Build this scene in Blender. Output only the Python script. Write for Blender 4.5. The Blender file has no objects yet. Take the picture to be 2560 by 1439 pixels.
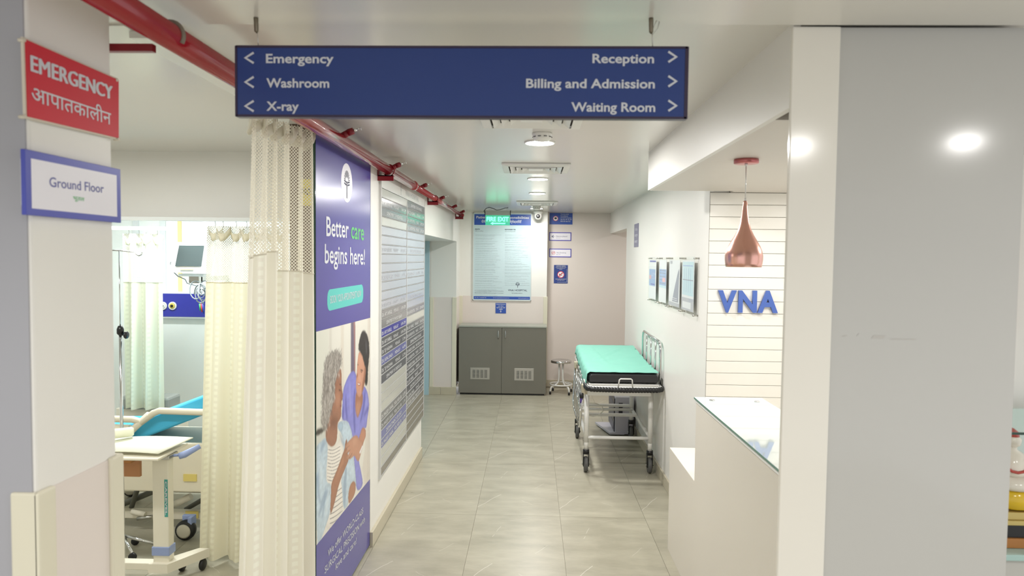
import bpy, bmesh, math, random
from mathutils import Vector, Matrix
random.seed(7)
PI = math.pi
SC = bpy.context.scene
COL = SC.collection
# ------------------------------------------------------------------ camera
F = 1707.0; CZ = 1.83
def _axes():
    y = Vector(((1330 - 1280) / F, (719.5 - 645) / F, -1)).normalized()
    z = Vector((0.0125, 1, 0)); z -= z.dot(y) * y; z.normalize()
    return y.cross(z), y, z
AX, AY, AZ = _axes()
cam_d = bpy.data.cameras.new('camera'); cam = bpy.data.objects.new('camera', cam_d); COL.objects.link(cam)
cam_d.sensor_width = 36; cam_d.lens = F * 36 / 2560; cam_d.clip_start = 0.05
rot = Matrix((AX, AY, AZ))
cam.matrix_world = Matrix.Translation((0, 0, CZ)) @ rot.to_4x4()
cam_d.dof.use_dof = True; cam_d.dof.focus_distance = 5.6; cam_d.dof.aperture_fstop = 4.0
SC.camera = cam
def P(px, py, ax, val):
    """survey helper: the point of a real plane (x, y or z = val) seen at a pixel of the photograph"""
    r = rot @ Vector(((px - 1280) / F, (719.5 - py) / F, -1)); i = 'xyz'.index(ax); o = Vector((0, 0, CZ))
    return o + r * ((val - o[i]) / r[i])
# ------------------------------------------------------------------ world, exposure, lights
SC.view_settings.view_transform = 'Standard'; SC.view_settings.look = 'None'
SC.view_settings.gamma = 1; SC.view_settings.use_curve_mapping = False
SC.view_settings.exposure = 0.36
SC.cycles.transparent_max_bounces = 24
w = bpy.data.worlds.new('world'); SC.world = w; w.use_nodes = True
w.node_tree.nodes['Background'].inputs[0].default_value = (0.98, 0.99, 1.0, 1)
w.node_tree.nodes['Background'].inputs[1].default_value = 0.85
def area(name, loc, size, power, col=(1, .97, .92), rot_=(0, 0, 0), shape='DISK', sy=None, spread=180):
    l = bpy.data.lights.new(name, 'AREA'); l.shape = shape; l.size = size
    if sy: l.size_y = sy
    l.energy = power; l.color = col; l.spread = math.radians(spread)
    o = bpy.data.objects.new(name, l); o.location = loc; o.rotation_euler = rot_; COL.objects.link(o); return o
LAMPS = [(0.035, 3.84), (0.04, 5.58), (0.045, 6.82), (0.05, 8.85)]; LPOW = (20, 18, 15.5, 11.5)
NEARL = [(-0.25, 0.35), (1.37, 0.12), (-1.6, 0.1), (0.6, -1.9), (-1.1, -2.0), (2.12, 0.31)]
for (x, y), pw_ in zip(LAMPS, LPOW): area('downlight', (x, y, 2.459), 0.14, pw_, (1, .985, .96)).location.z = 2.459
for x, y in NEARL: area('downlight', (x, y, 2.425), 0.12, 8.5, (1, .98, .95), spread=180 if (x > 1.2 and y > 0) else 150)
area('bay_light', (-2.6, 4.95, 2.42), 1.2, 38, (.96, 1, 1), shape='RECTANGLE', sy=.12)
area('bay_light', (-2.3, 2.9, 2.42), 1.2, 19, (1, .99, .96), shape='RECTANGLE', sy=.12)
area('reception_light', (2.0, 3.2, 2.235), .14, 9.5, (1, .98, .94))
area('reception_light', (1.3, 3.6, 2.235), .14, 5, (1, .98, .94))
area('passage_light', (2.1, 8.9, 2.44), .2, 8, (1, .95, .9))

# ------------------------------------------------------------------ materials
MATS = {}
def lin(c):
    return tuple(((v / 255) / 12.92 if v / 255 <= .04045 else ((v / 255 + .055) / 1.055) ** 2.4) for v in c) + (1,)
def mat(name, c, rough=.5, metal=0, spec=.5, noise=0, bump=0, scale=8, emis=0, coat=0, trans=0, stretch=None):
    if name in MATS: return MATS[name]
    m = bpy.data.materials.new(name); m.use_nodes = True; MATS[name] = m
    nt = m.node_tree; b = nt.nodes['Principled BSDF']
    b.inputs['Base Color'].default_value = lin(c); b.inputs['Roughness'].default_value = rough
    b.inputs['Metallic'].default_value = metal; b.inputs['Specular IOR Level'].default_value = spec
    b.inputs['Coat Weight'].default_value = coat
    if trans: b.inputs['Transmission Weight'].default_value = trans
    if emis: b.inputs['Emission Color'].default_value = lin(c); b.inputs['Emission Strength'].default_value = emis
    if noise or bump:
        tc = nt.nodes.new('ShaderNodeTexCoord'); n = nt.nodes.new('ShaderNodeTexNoise')
        n.inputs['Scale'].default_value = scale; n.inputs['Detail'].default_value = 5
        mp = nt.nodes.new('ShaderNodeMapping'); nt.links.new(tc.outputs['Object'], mp.inputs['Vector'])
        if stretch: mp.inputs['Scale'].default_value = stretch
        nt.links.new(mp.outputs[0], n.inputs['Vector'])
        if noise:
            mx = nt.nodes.new('ShaderNodeMix'); mx.data_type = 'RGBA'
            a = lin(c); k = 1 - noise
            mx.inputs[6].default_value = (a[0] * k, a[1] * k, a[2] * k, 1); mx.inputs[7].default_value = tuple(min(1, v * (1 + noise * .6)) for v in a[:3]) + (1,)
            nt.links.new(n.outputs['Fac'], mx.inputs[0]); nt.links.new(mx.outputs[2], b.inputs['Base Color'])
        if bump:
            bp = nt.nodes.new('ShaderNodeBump'); bp.inputs['Strength'].default_value = bump; bp.inputs['Distance'].default_value = .01
            nt.links.new(n.outputs['Fac'], bp.inputs['Height']); nt.links.new(bp.outputs[0], b.inputs['Normal'])
    return m
WALL = mat('wall_paint', (236, 234, 228), .42, noise=.02, bump=.03, scale=3)
WAINS = mat('wainscot_laminate', (228, 218, 211), .35, noise=.02, scale=3)
PINK = mat('far_wall_paint', (226, 217, 210), .45, noise=.02, scale=2)
GUARD = mat('corner_guard_vinyl', (222, 217, 196), .45)
CEIL = mat('ceiling_paint', (226, 223, 216), .2, noise=.02, scale=2, spec=.55)
WHITE = mat('white_enamel', (236, 235, 230), .3)
BASEB = mat('baseboard_tile', (196, 188, 166), .3, noise=.08, scale=14)
LIGHTLAM = mat('column_laminate', (234, 230, 220), .13, noise=.02, scale=2)
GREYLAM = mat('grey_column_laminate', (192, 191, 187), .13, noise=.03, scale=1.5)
RED = mat('red_pipe_paint', (158, 22, 34), .16, noise=.08, scale=6, coat=.6)
DKRED = mat('red_bracket_paint', (128, 12, 28), .35)
CHROME = mat('chrome', (215, 215, 215), .12, metal=1)
STEEL = mat('brushed_steel', (190, 188, 182), .3, metal=1, noise=.05, scale=30)
BLACK = mat('black_rubber', (26, 26, 27), .45)
BLKPL = mat('black_plastic', (22, 22, 24), .3)
NAVY = mat('sign_navy', (34, 60, 126), .25, noise=.03, scale=2)
BLUEP = mat('poster_violet_blue', (78, 74, 158), .22, noise=.04, scale=3)
LETTER = mat('vinyl_white', (212, 214, 220), .4)
VBLUE = mat('letter_blue', (70, 100, 176), .35)
SBLUE = mat('sign_blue', (48, 84, 172), .35)
VIOLET = mat('sign_violet_border', (84, 78, 178), .35)
SIGNW = mat('sign_white', (240, 238, 246), .35)
INK = mat('ink_dark', (62, 66, 92), .6)
INKG = mat('ink_grey', (168, 178, 182), .6)
GREEN = mat('print_green', (92, 188, 112), .5)
TEAL = mat('print_teal', (84, 198, 190), .3)
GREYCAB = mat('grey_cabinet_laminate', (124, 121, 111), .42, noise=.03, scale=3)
SHEET = mat('green_surgical_sheet', (132, 198, 180), .8, noise=.05, bump=.12, scale=7)
CREAMPL = mat('cream_plastic', (232, 224, 202), .35)
BRIGHTBLUE = mat('cyan_mattress_vinyl', (72, 186, 228), .4)
LAV = mat('lavender_plastic', (150, 166, 208), .4)
COPPER = mat('brushed_copper', (234, 180, 166), .26, metal=1, noise=.06, scale=4, stretch=(40, 40, .3))
GLASSG = mat('glass_edge_green', (34, 66, 52), .1)

def glass(name, col=(.93, 1, .97), rough=0.0, mixf=.12):
    m = bpy.data.materials.new(name); m.use_nodes = True; nt = m.node_tree; nt.nodes.remove(nt.nodes['Principled BSDF'])
    out = nt.nodes['Material Output']; t = nt.nodes.new('ShaderNodeBsdfTransparent'); t.inputs[0].default_value = col + (1,)
    g = nt.nodes.new('ShaderNodeBsdfGlossy'); g.inputs['Roughness'].default_value = rough
    fr = nt.nodes.new('ShaderNodeValue'); fr.outputs[0].default_value = mixf
    mx = nt.nodes.new('ShaderNodeMixShader'); nt.links.new(fr.outputs[0], mx.inputs[0]); nt.links.new(t.outputs[0], mx.inputs[1]); nt.links.new(g.outputs[0], mx.inputs[2])
    nt.links.new(mx.outputs[0], out.inputs[0]); return m
CLEAR = glass('clear_acrylic', (.985, 1, .99), .02, .05)
def emit(name, c, s):
    m = bpy.data.materials.new(name); m.use_nodes = True; nt = m.node_tree; b = nt.nodes['Principled BSDF']
    b.inputs['Base Color'].default_value = lin(c); b.inputs['Emission Color'].default_value = lin(c); b.inputs['Emission Strength'].default_value = s
    return m
LAMPGLOW = emit('lamp_diffuser', (255, 250, 240), 18)
TUBEGLOW = emit('tube_diffuser', (235, 255, 255), 3)
EXITG = emit('exit_letters_lit', (120, 255, 205), 1.6)

def cloth_mat(name, c, net=False):
    m = bpy.data.materials.new(name); m.use_nodes = True; nt = m.node_tree; N = nt.nodes; L = nt.links
    out = N['Material Output']; b = N['Principled BSDF']
    b.inputs['Base Color'].default_value = lin(c); b.inputs['Roughness'].default_value = .75
    b.inputs['Specular IOR Level'].default_value = .25
    tr = N.new('ShaderNodeBsdfTranslucent'); tr.inputs[0].default_value = lin(c)
    mx = N.new('ShaderNodeMixShader'); mx.inputs[0].default_value = .3
    L.new(b.outputs[0], mx.inputs[1]); L.new(tr.outputs[0], mx.inputs[2])
    uv = N.new('ShaderNodeUVMap'); sp = N.new('ShaderNodeSeparateXYZ'); L.new(uv.outputs[0], sp.inputs[0])
    def math_(op, a, bb=None):
        n = N.new('ShaderNodeMath'); n.operation = op
        for i, v in enumerate((a, bb)):
            if v is None: continue
            if isinstance(v, (int, float)): n.inputs[i].default_value = v
            else: L.new(v, n.inputs[i])
        return n.outputs[0]
    if net:
        a = PI / .0072
        h = math_('MULTIPLY', math_('SINE', math_('MULTIPLY', sp.outputs[0], a)), math_('SINE', math_('MULTIPLY', sp.outputs[1], a)))
        hole = math_('GREATER_THAN', h, .2)
        t = N.new('ShaderNodeBsdfTransparent'); m2 = N.new('ShaderNodeMixShader')
        L.new(hole, m2.inputs[0]); L.new(mx.outputs[0], m2.inputs[1]); L.new(t.outputs[0], m2.inputs[2]); L.new(m2.outputs[0], out.inputs[0])
    else:
        # woven brocade squares down the cloth
        v = math_('SINE', math_('MULTIPLY', sp.outputs[0], 2 * PI / .11)); q = math_('SINE', math_('MULTIPLY', sp.outputs[1], 2 * PI / .035))
        k = math_('MULTIPLY', math_('GREATER_THAN', v, .72), math_('GREATER_THAN', q, -.2))
        c2 = N.new('ShaderNodeMix'); c2.data_type = 'RGBA'; c2.inputs[6].default_value = lin(c)
        c2.inputs[7].default_value = lin(tuple(min(255, x + 12) for x in c)); L.new(k, c2.inputs[0]); L.new(c2.outputs[2], b.inputs['Base Color'])
        r = math_('SUBTRACT', .75, math_('MULTIPLY', k, .35)); L.new(r, b.inputs['Roughness']); L.new(mx.outputs[0], out.inputs[0])
    return m
CLOTH = cloth_mat('cream_curtain_cloth', (247, 243, 230))
NET = cloth_mat('cream_curtain_net', (246, 241, 226), True)
CLOTH2 = cloth_mat('yellow_cream_curtain_cloth', (245, 239, 216))

def tile_material():
    m = bpy.data.materials.new('marble_floor_tile'); m.use_nodes = True; nt = m.node_tree; N = nt.nodes; L = nt.links
    b = N['Principled BSDF']; b.inputs['Roughness'].default_value = .17; b.inputs['Specular IOR Level'].default_value = .5
    tc = N.new('ShaderNodeTexCoord'); oi = N.new('ShaderNodeObjectInfo')
    mp = N.new('ShaderNodeMapping'); mp.inputs['Scale'].default_value = (1.2, 3.2, 1); L.new(tc.outputs['Object'], mp.inputs['Vector'])
    ad = N.new('ShaderNodeVectorMath'); ad.operation = 'ADD'; L.new(mp.outputs[0], ad.inputs[0])
    sc = N.new('ShaderNodeMath'); sc.operation = 'MULTIPLY'; L.new(oi.outputs['Random'], sc.inputs[0]); sc.inputs[1].default_value = 30
    L.new(sc.outputs[0], ad.inputs[1])
    n = N.new('ShaderNodeTexNoise'); n.inputs['Scale'].default_value = 2.6; n.inputs['Detail'].default_value = 8; n.inputs['Roughness'].default_value = .62
    L.new(ad.outputs[0], n.inputs['Vector'])
    cr = N.new('ShaderNodeValToRGB'); e = cr.color_ramp.elements
    e[0].position = .3; e[0].color = lin((158, 153, 135)); e[1].position = .72; e[1].color = lin((186, 181, 162))
    L.new(n.outputs['Fac'], cr.inputs[0])
    # thin diagonal veins at fixed places of every tile (they belong to the tile's print)
    sp = N.new('ShaderNodeSeparateXYZ'); L.new(tc.outputs['Object'], sp.inputs[0])
    nz = N.new('ShaderNodeTexNoise'); nz.inputs['Scale'].default_value = 9; L.new(tc.outputs['Object'], nz.inputs['Vector'])
    def M(op, a, bb=None, cc=None):
        x = N.new('ShaderNodeMath'); x.operation = op
        for i, v in enumerate((a, bb, cc)):
            if v is None: continue
            if isinstance(v, (int, float)): x.inputs[i].default_value = v
            else: L.new(v, x.inputs[i])
        return x.outputs[0]
    wob = M('MULTIPLY', M('SUBTRACT', nz.outputs['Fac'], .5), .03)
    def vein(x0, y0, x1, y1, wd):
        dx, dy = x1 - x0, y1 - y0; ln = math.hypot(dx, dy); dx /= ln; dy /= ln
        X = M('SUBTRACT', sp.outputs[0], x0); Y = M('SUBTRACT', sp.outputs[1], y0)
        t = M('ADD', M('MULTIPLY', X, dx), M('MULTIPLY', Y, dy)); d = M('ADD', M('SUBTRACT', M('MULTIPLY', Y, dx), M('MULTIPLY', X, dy)), wob)
        inside = M('MULTIPLY', M('GREATER_THAN', t, 0), M('LESS_THAN', t, ln))
        return M('MULTIPLY', inside, M('LESS_THAN', M('ABSOLUTE', d), wd))
    tot = vein(-.3, -.45, -.14, -.17, .0022)
    for v in ((-.14, .31, -.11, .4, .0014), (-.16, .22, -.15, .26, .0014), (.12, -.02, .2, .1, .001), (-.05, .5, .1, .57, .001), (.02, -.3, .1, -.38, .001)):
        tot = M('MAXIMUM', tot, vein(*v))
    mx = N.new('ShaderNodeMix'); mx.data_type = 'RGBA'; mx.inputs[7].default_value = lin((218, 214, 202))
    L.new(M('MULTIPLY', tot, .75), mx.inputs[0]); L.new(cr.outputs[0], mx.inputs[6]); L.new(mx.outputs[2], b.inputs['Base Color'])
    rr = M('ADD', .24, M('MULTIPLY', n.outputs['Fac'], .12)); L.new(rr, b.inputs['Roughness'])
    return m
TILE = tile_material()

# ------------------------------------------------------------------ mesh helpers
class MB:
    def __init__(s): s.bm = bmesh.new(); s.smooth = False
    def box(s, x0, x1, y0, y1, z0, z1, bev=0, seg=2):
        r = bmesh.ops.create_cube(s.bm, size=1); vs = r['verts']
        for v in vs: v.co = Vector((x0 + (v.co.x + .5) * (x1 - x0), y0 + (v.co.y + .5) * (y1 - y0), z0 + (v.co.z + .5) * (z1 - z0)))
        if bev:
            es = list({e for v in vs for e in v.link_edges}); bmesh.ops.bevel(s.bm, geom=es, offset=bev, segments=seg, affect='EDGES', profile=.5)
        return s
    def tube(s, pts, r, n=10, closed=False, caps=True):
        pts = [Vector(p) for p in pts]; m = len(pts); rs = r if isinstance(r, (list, tuple)) else [r] * m
        rings = []; up = None
        for i, p in enumerate(pts):
            if closed: t = (pts[(i + 1) % m] - pts[i - 1])
            else: t = pts[min(i + 1, m - 1)] - pts[max(i - 1, 0)]
            t.normalize()
            if up is None: up = Vector((0, 0, 1)) if abs(t.z) < .9 else Vector((1, 0, 0))
            a = t.cross(up)
            if a.length < 1e-4: a = t.orthogonal()
            a.normalize(); bb = a.cross(t).normalized(); up = bb
            rings.append([s.bm.verts.new(p + rs[i] * (math.cos(2 * PI * k / n) * a + math.sin(2 * PI * k / n) * bb)) for k in range(n)])
        for i in range(m if closed else m - 1):
            A, B = rings[i], rings[(i + 1) % m]
            for k in range(n): f = s.bm.faces.new((A[k], A[(k + 1) % n], B[(k + 1) % n], B[k])); f.smooth = True
        if caps and not closed: s.bm.faces.new(rings[0][::-1]); s.bm.faces.new(rings[-1])
        return s
    def cyl(s, p0, p1, r, n=16, r1=None): return s.tube([p0, p1], [r, r1 if r1 is not None else r], n)
    def lathe(s, c, prof, n=32, axis='z'):
        c = Vector(c); rings = []
        for (r, h) in prof:
            ring = []
            for k in range(n):
                a = 2 * PI * k / n; x, y = r * math.cos(a), r * math.sin(a)
                d = {'z': (x, y, h), 'y': (x, h, y), 'x': (h, x, y)}[axis]; ring.append(s.bm.verts.new(c + Vector(d)))
            rings.append(ring)
        for A, B in zip(rings, rings[1:]):
            for k in range(n): f = s.bm.faces.new((A[k], A[(k + 1) % n], B[(k + 1) % n], B[k])); f.smooth = True
        if prof[0][0] > 1e-4: s.bm.faces.new(rings[0][::-1])
        if prof[-1][0] > 1e-4: s.bm.faces.new(rings[-1])
        return s
    def prism(s, pts, ext):
        """flat polygon pts (3D, planar) extruded by vector ext"""
        ext = Vector(ext); A = [s.bm.verts.new(Vector(p)) for p in pts]; B = [s.bm.verts.new(Vector(p) + ext) for p in pts]
        s.bm.faces.new(A); s.bm.faces.new(B[::-1]); n = len(A)
        for k in range(n): s.bm.faces.new((A[k], B[k], B[(k + 1) % n], A[(k + 1) % n]))
        return s
    def poly(s, pts):
        s.bm.faces.new([s.bm.verts.new(Vector(p)) for p in pts]); return s
    def build(s, name, m, parent=None, label=None, smooth=False, tri=False):
        bmesh.ops.recalc_face_normals(s.bm, faces=s.bm.faces)
        o_ = root_loc(parent)
        if o_.length: bmesh.ops.translate(s.bm, verts=s.bm.verts, vec=-o_)
        if tri: bmesh.ops.triangulate(s.bm, faces=s.bm.faces)
        me = bpy.data.meshes.new(name); s.bm.to_mesh(me); s.bm.free()
        if smooth:
            for p in me.polygons: p.use_smooth = True
        me.materials.append(m); o = bpy.data.objects.new(name, me); COL.objects.link(o)
        if parent: o.parent = parent
        if label: o['label'] = label
        return o
def root_loc(p):
    v = Vector((0, 0, 0))
    while p: v += p.location; p = p.parent
    return v
def tag(o, label, cat, group=None):
    o['label'] = label; o['category'] = cat
    if group: o['group'] = group
    return o
def thing(name, label, cat, loc=(0, 0, 0), group=None):
    o = bpy.data.objects.new(name, None); o.location = loc; o.empty_display_size = .1; COL.objects.link(o); return tag(o, label, cat, group)
def struct(name, mb, m, parent=None):
    o = mb.build(name, m, parent)
    if not parent: o['kind'] = 'structure'
    return o
def copy_tree(o, parent=None):
    c = o.copy(); COL.objects.link(c)
    if parent: c.parent = parent
    for ch in [q for q in bpy.data.objects if q.parent == o]: copy_tree(ch, c)
    return c
def text_mesh(s, bold=0.0, sp=1.0):
    cu = bpy.data.curves.new('t', 'FONT'); cu.body = s; cu.size = 1; cu.offset = bold; cu.space_character = sp; cu.resolution_u = 3
    o = bpy.data.objects.new('t', cu); COL.objects.link(o)
    me = bpy.data.meshes.new_from_object(o); bpy.data.objects.remove(o); bpy.data.curves.remove(cu); return me
def text(s, m, a, u, v, cap, parent, width=None, bold=0.0, align='l', name='lettering', ext=0, capr=.72, sp=1.0):
    """flat lettering: a = baseline start (or end / middle), u, v = directions, cap = cap height in m"""
    me = text_mesh(s, bold, sp); u = Vector(u).normalized(); v = Vector(v).normalized(); n = u.cross(v)
    xs = [q.co.x for q in me.vertices]
    if not xs: return None
    x0, x1 = min(xs), max(xs); k = cap / capr; kx = width / (x1 - x0) if width else k
    W = (x1 - x0) * kx; off = {'l': 0, 'r': -W, 'c': -W / 2}[align]; a = Vector(a); L0 = root_loc(parent)
    par = list(range(len(me.vertices)))
    def fd(i):
        while par[i] != i: par[i] = par[par[i]]; i = par[i]
        return i
    for e_ in me.edges:
        ra_, rb_ = fd(e_.vertices[0]), fd(e_.vertices[1])
        if ra_ != rb_: par[ra_] = rb_
    roots = {}
    for q in me.vertices:
        ii = roots.setdefault(fd(q.index), len(roots)) % 3
        q.co = a + u * ((q.co.x - x0) * kx + off) + v * (q.co.y * k) - L0 + n * (.00006 * ii)
    if ext:
        bm = bmesh.new(); bm.from_mesh(me); r = bmesh.ops.extrude_face_region(bm, geom=bm.faces[:])
        bmesh.ops.translate(bm, verts=[g for g in r['geom'] if isinstance(g, bmesh.types.BMVert)], vec=n * ext)
        bmesh.ops.recalc_face_normals(bm, faces=bm.faces); bm.to_mesh(me); bm.free()
    for q in me.polygons: q.use_smooth = False
    me.materials.clear(); me.materials.append(m); o = bpy.data.objects.new(name, me); COL.objects.link(o); o.parent = parent
    return o
def smooth_loop(pts, it=2):
    for _ in range(it):
        q = []
        for a, b in zip(pts, pts[1:] + pts[:1]): q += [(a[0] * .75 + b[0] * .25, a[1] * .75 + b[1] * .25), (a[0] * .25 + b[0] * .75, a[1] * .25 + b[1] * .75)]
        pts = q
    return pts
XV = Vector((1, 0, 0)); YV = Vector((0, 1, 0)); ZV = Vector((0, 0, 1))

# ------------------------------------------------------------------ floor
CH = 2.475; NH = 2.455
fl = struct('floor', MB().box(-4.2, 3.3, -2.5, 9.9, -.12, -.004), mat('grout', (140, 134, 116), .8))
tb = MB().box(-.299, .299, -.599, .599, -.003, 0); tb.bm.faces.ensure_lookup_table()
t0 = tb.build('tile', TILE, fl); first = True
for i in range(-7, 5):
    for j in range(-6, 4):
        o = t0 if first else t0.copy()
        if not first: COL.objects.link(o)
        first = False; o.parent = fl; o.location = (.522 + .6 * i, 5.385 + 1.2 * j, 0)
# ------------------------------------------------------------------ walls and ceilings
struct('ceiling', MB().box(-1.12, 3.3, 1.86, 9.9, CH, CH + .1), CEIL)
struct('ceiling.001', MB().box(-4.2, 3.3, -2.5, 1.86, NH, NH + .14), CEIL)
struct('ceiling.002', MB().box(-4.2, -1.12, 1.86, 6.1, 2.45, 2.6), CEIL)
struct('ceiling.003', MB().box(.72, 3.3, 2.08, 4.2, 2.25, 2.44).box(1.22, 3.3, 4.2, 4.29, 2.25, 2.44), mat('reception_soffit_paint', (214, 207, 198), .4, noise=.02))
struct('trim_1', MB().box(.70, .72, 1.9, 4.2, 2.25, CH), WALL)
struct('trim_2', MB().box(.72, 1.1, 4.2, 4.215, 2.25, CH), WALL)
wl = struct('wall_left', MB().box(-1.12, -1.0, 4.2, 6.15, 0, CH).box(-1.12, -1.013, 3.135, 4.2, 0, CH).box(-1.45, -1.12, 6.05, 6.15, 0, CH), WALL)
struct('trim_3', MB().box(-1.12, -.995, 6.15, 6.165, 0, CH), WHITE)
struct('wall_left_lintel', MB().box(-1.42, -1.0, 6.165, 9.03, 2.04, CH), WALL)
struct('wall_left_far', MB().box(-1.5, -1.0, 9.03, 9.6, 1.3, CH), WALL)
struct('trim_4', MB().box(-1.5, -.998, 9.028, 9.6, .1, 1.3), WAINS)
struct('wall_far_left', MB().box(-1.0, .21, 9.45, 9.6, 1.3, CH), WALL)
struct('trim_5', MB().box(-.998, .212, 9.447, 9.6, .1, 1.3), WAINS)
struct('wall_far_right', MB().box(.1, 3.3, 9.7, 9.82, 0, CH), PINK)
struct('wall_far_corner', MB().box(.13, .21, 9.6, 9.7, 0, CH), WALL)
struct('wall_right', MB().box(1.1, 1.22, 4.3, 8.02, 0, CH).box(1.1, 1.22, 8.02, 9.7, 2.19, CH), WALL)
struct('wall_passage_end', MB().box(3.2, 3.3, 4.4, 9.7, 0, CH), PINK)
struct('wall_passage_side', MB().box(1.22, 3.2, 7.92, 8.02, 0, CH), PINK)
for k, (g, nm) in enumerate((((-1.003, -.955, 9.43, 9.446), 'a'), ((.165, .222, 9.43, 9.446), 'b'), ((-1.052, -.992, 9.012, 9.027), 'c'), ((-1.35, -1.30, 9.012, 9.027), 'd'))):
    struct('trim_%d' % (6 + k), MB().box(*g, .1, 1.3, bev=.004), GUARD)
# baseboards
struct('baseboard_left', MB().box(-1.0, -.98, 4.2, 6.15, 0, .095, bev=.002), BASEB)
struct('baseboard_right', MB().box(1.085, 1.1, 4.4, 8.02, 0, .095, bev=.002), BASEB)
bf = struct('baseboard_far', MB().box(-1.5, -1.2, 9.005, 9.028, 0, .1, bev=.002).box(-1.196, -.99, 9.005, 9.028, 0, .1, bev=.002), BASEB)
struct('baseboard_far.001', MB().box(.212, 3.2, 9.682, 9.7, 0, .1, bev=.002), BASEB)
# blue door in the left recess
d1 = struct('door_1', MB().box(-1.47, -1.43, 6.3, 8.9, .02, 1.98, bev=.003), mat('door_blue_paint', (166, 200, 214), .35))
struct('door_frame', MB().box(-1.49, -1.352, 8.97, 9.01, 0, 2.04).box(-1.49, -1.41, 8.9, 8.97, 0, 2.04).box(-1.49, -1.41, 6.2, 6.3, 0, 2.04).box(-1.49, -1.41, 6.3, 8.9, 1.98, 2.04), mat('door_frame_blue', (178, 206, 216), .35), d1)
MB().box(-1.43, -1.41, 7.5, 7.54, 1.0, 1.18, bev=.005).build('door_handle', STEEL, d1)
struct('wall_recess_back', MB().box(-1.56, -1.5, 6.15, 9.03, 0, 2.04), WALL)
# reception slat wall
wr = struct('wall_reception', MB().box(1.22, 3.3, 4.302, 4.4, 0, 2.25).box(1.1, 1.22, 4.294, 4.3, 0, 2.25), mat('slat_joint', (165, 160, 152), .8))
SLAT = mat('slat_laminate', (233, 230, 222), .3, noise=.015, scale=2)
ps = .0749
zz = 2.2495; k = 0
first = None
tops = [2.175 - ps * i for i in range(-1, 30)]
for t in tops:
    z1 = min(2.248, t - .0022); z0 = max(0.0, t - ps)
    if z1 - z0 < .01: continue
    MB().box(1.101, 3.25, 4.285, 4.296, z0, z1, bev=.0015, seg=1).build('slat', SLAT, wr)
# columns
struct('wall_column_light', MB().box(.688, .815, 1.87, 1.885, 0, NH, bev=.003), LIGHTLAM)
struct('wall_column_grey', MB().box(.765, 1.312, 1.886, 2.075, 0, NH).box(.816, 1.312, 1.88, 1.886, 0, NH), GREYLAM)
SCUF = mat('scuff_mark', (186, 183, 178), .4)
wcg = bpy.data.objects['wall_column_grey']
for (x0, x1, z, h_) in ((.845, .862, 1.626, .004), (.885, .892, 1.628, .008), (.925, .965, 1.622, .009), (.975, 1.05, 1.620, .003)):
    MB().poly([(x0, 1.8795, z), (x1 - .006, 1.8795, z), (x1, 1.8795, z + h_), (x0 + .008, 1.8795, z + h_)]).build('scuff_mark', SCUF, wcg)
struct('wall_display', MB().box(1.4, 3.3, 2.72, 2.8, 0, 2.25), WALL)
# left pillar
struct('wall_pillar', MB().box(-2.7, -1.084, 1.45, 1.74, 0, NH, bev=.006), WALL)
struct('trim_16', MB().box(-2.7, -1.09, 1.446, 1.45, 0, NH), mat('grey_pillar_panel', (168, 168, 174), .3, noise=.03, scale=2))  # thin panel over the front face, greyer than the pillar's side
struct('trim_10', MB().box(-1.09, -1.080, 1.49, 1.70, 0, 1.3), WAINS)
gm = MB().box(-1.135, -1.072, 1.438, 1.45, 0, 1.305, bev=.005).box(-1.084, -1.07, 1.438, 1.495, 0, 1.305, bev=.005)
struct('trim_11', gm, GUARD)
gm = MB().box(-1.084, -1.07, 1.70, 1.752, 0, 1.305, bev=.005).box(-1.13, -1.072, 1.74, 1.754, 0, 1.305, bev=.005)
struct('trim_12', gm, GUARD)
struct('wall_left_near', MB().box(-4.2, -2.7, 1.45, 1.74, 0, NH), WALL)
# treatment bay
struct('wall_bay_beam', MB().box(-4.1, -1.12, 4.1, 4.24, 2.045, 2.45), WALL)
struct('wall_bay_back', MB().box(-4.2, -1.45, 5.95, 6.05, 0, 2.45), mat('bay_wall_paint', (226, 232, 228), .4, noise=.02))
struct('wall_bay_left', MB().box(-4.2, -4.1, 1.74, 5.95, 0, 2.45), WALL)
struct('trim_13', MB().box(-3.52, -3.47, 5.93, 5.95, 0, 2.45).box(-3.28, -3.23, 5.935, 5.95, 1.5, 2.45), mat('conduit_white', (208, 214, 214), .5))
struct('trim_14', MB().box(-3.12, -3.09, 5.935, 5.95, 1.5, 2.45), mat('conduit_yellow', (222, 206, 148), .5))

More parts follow.
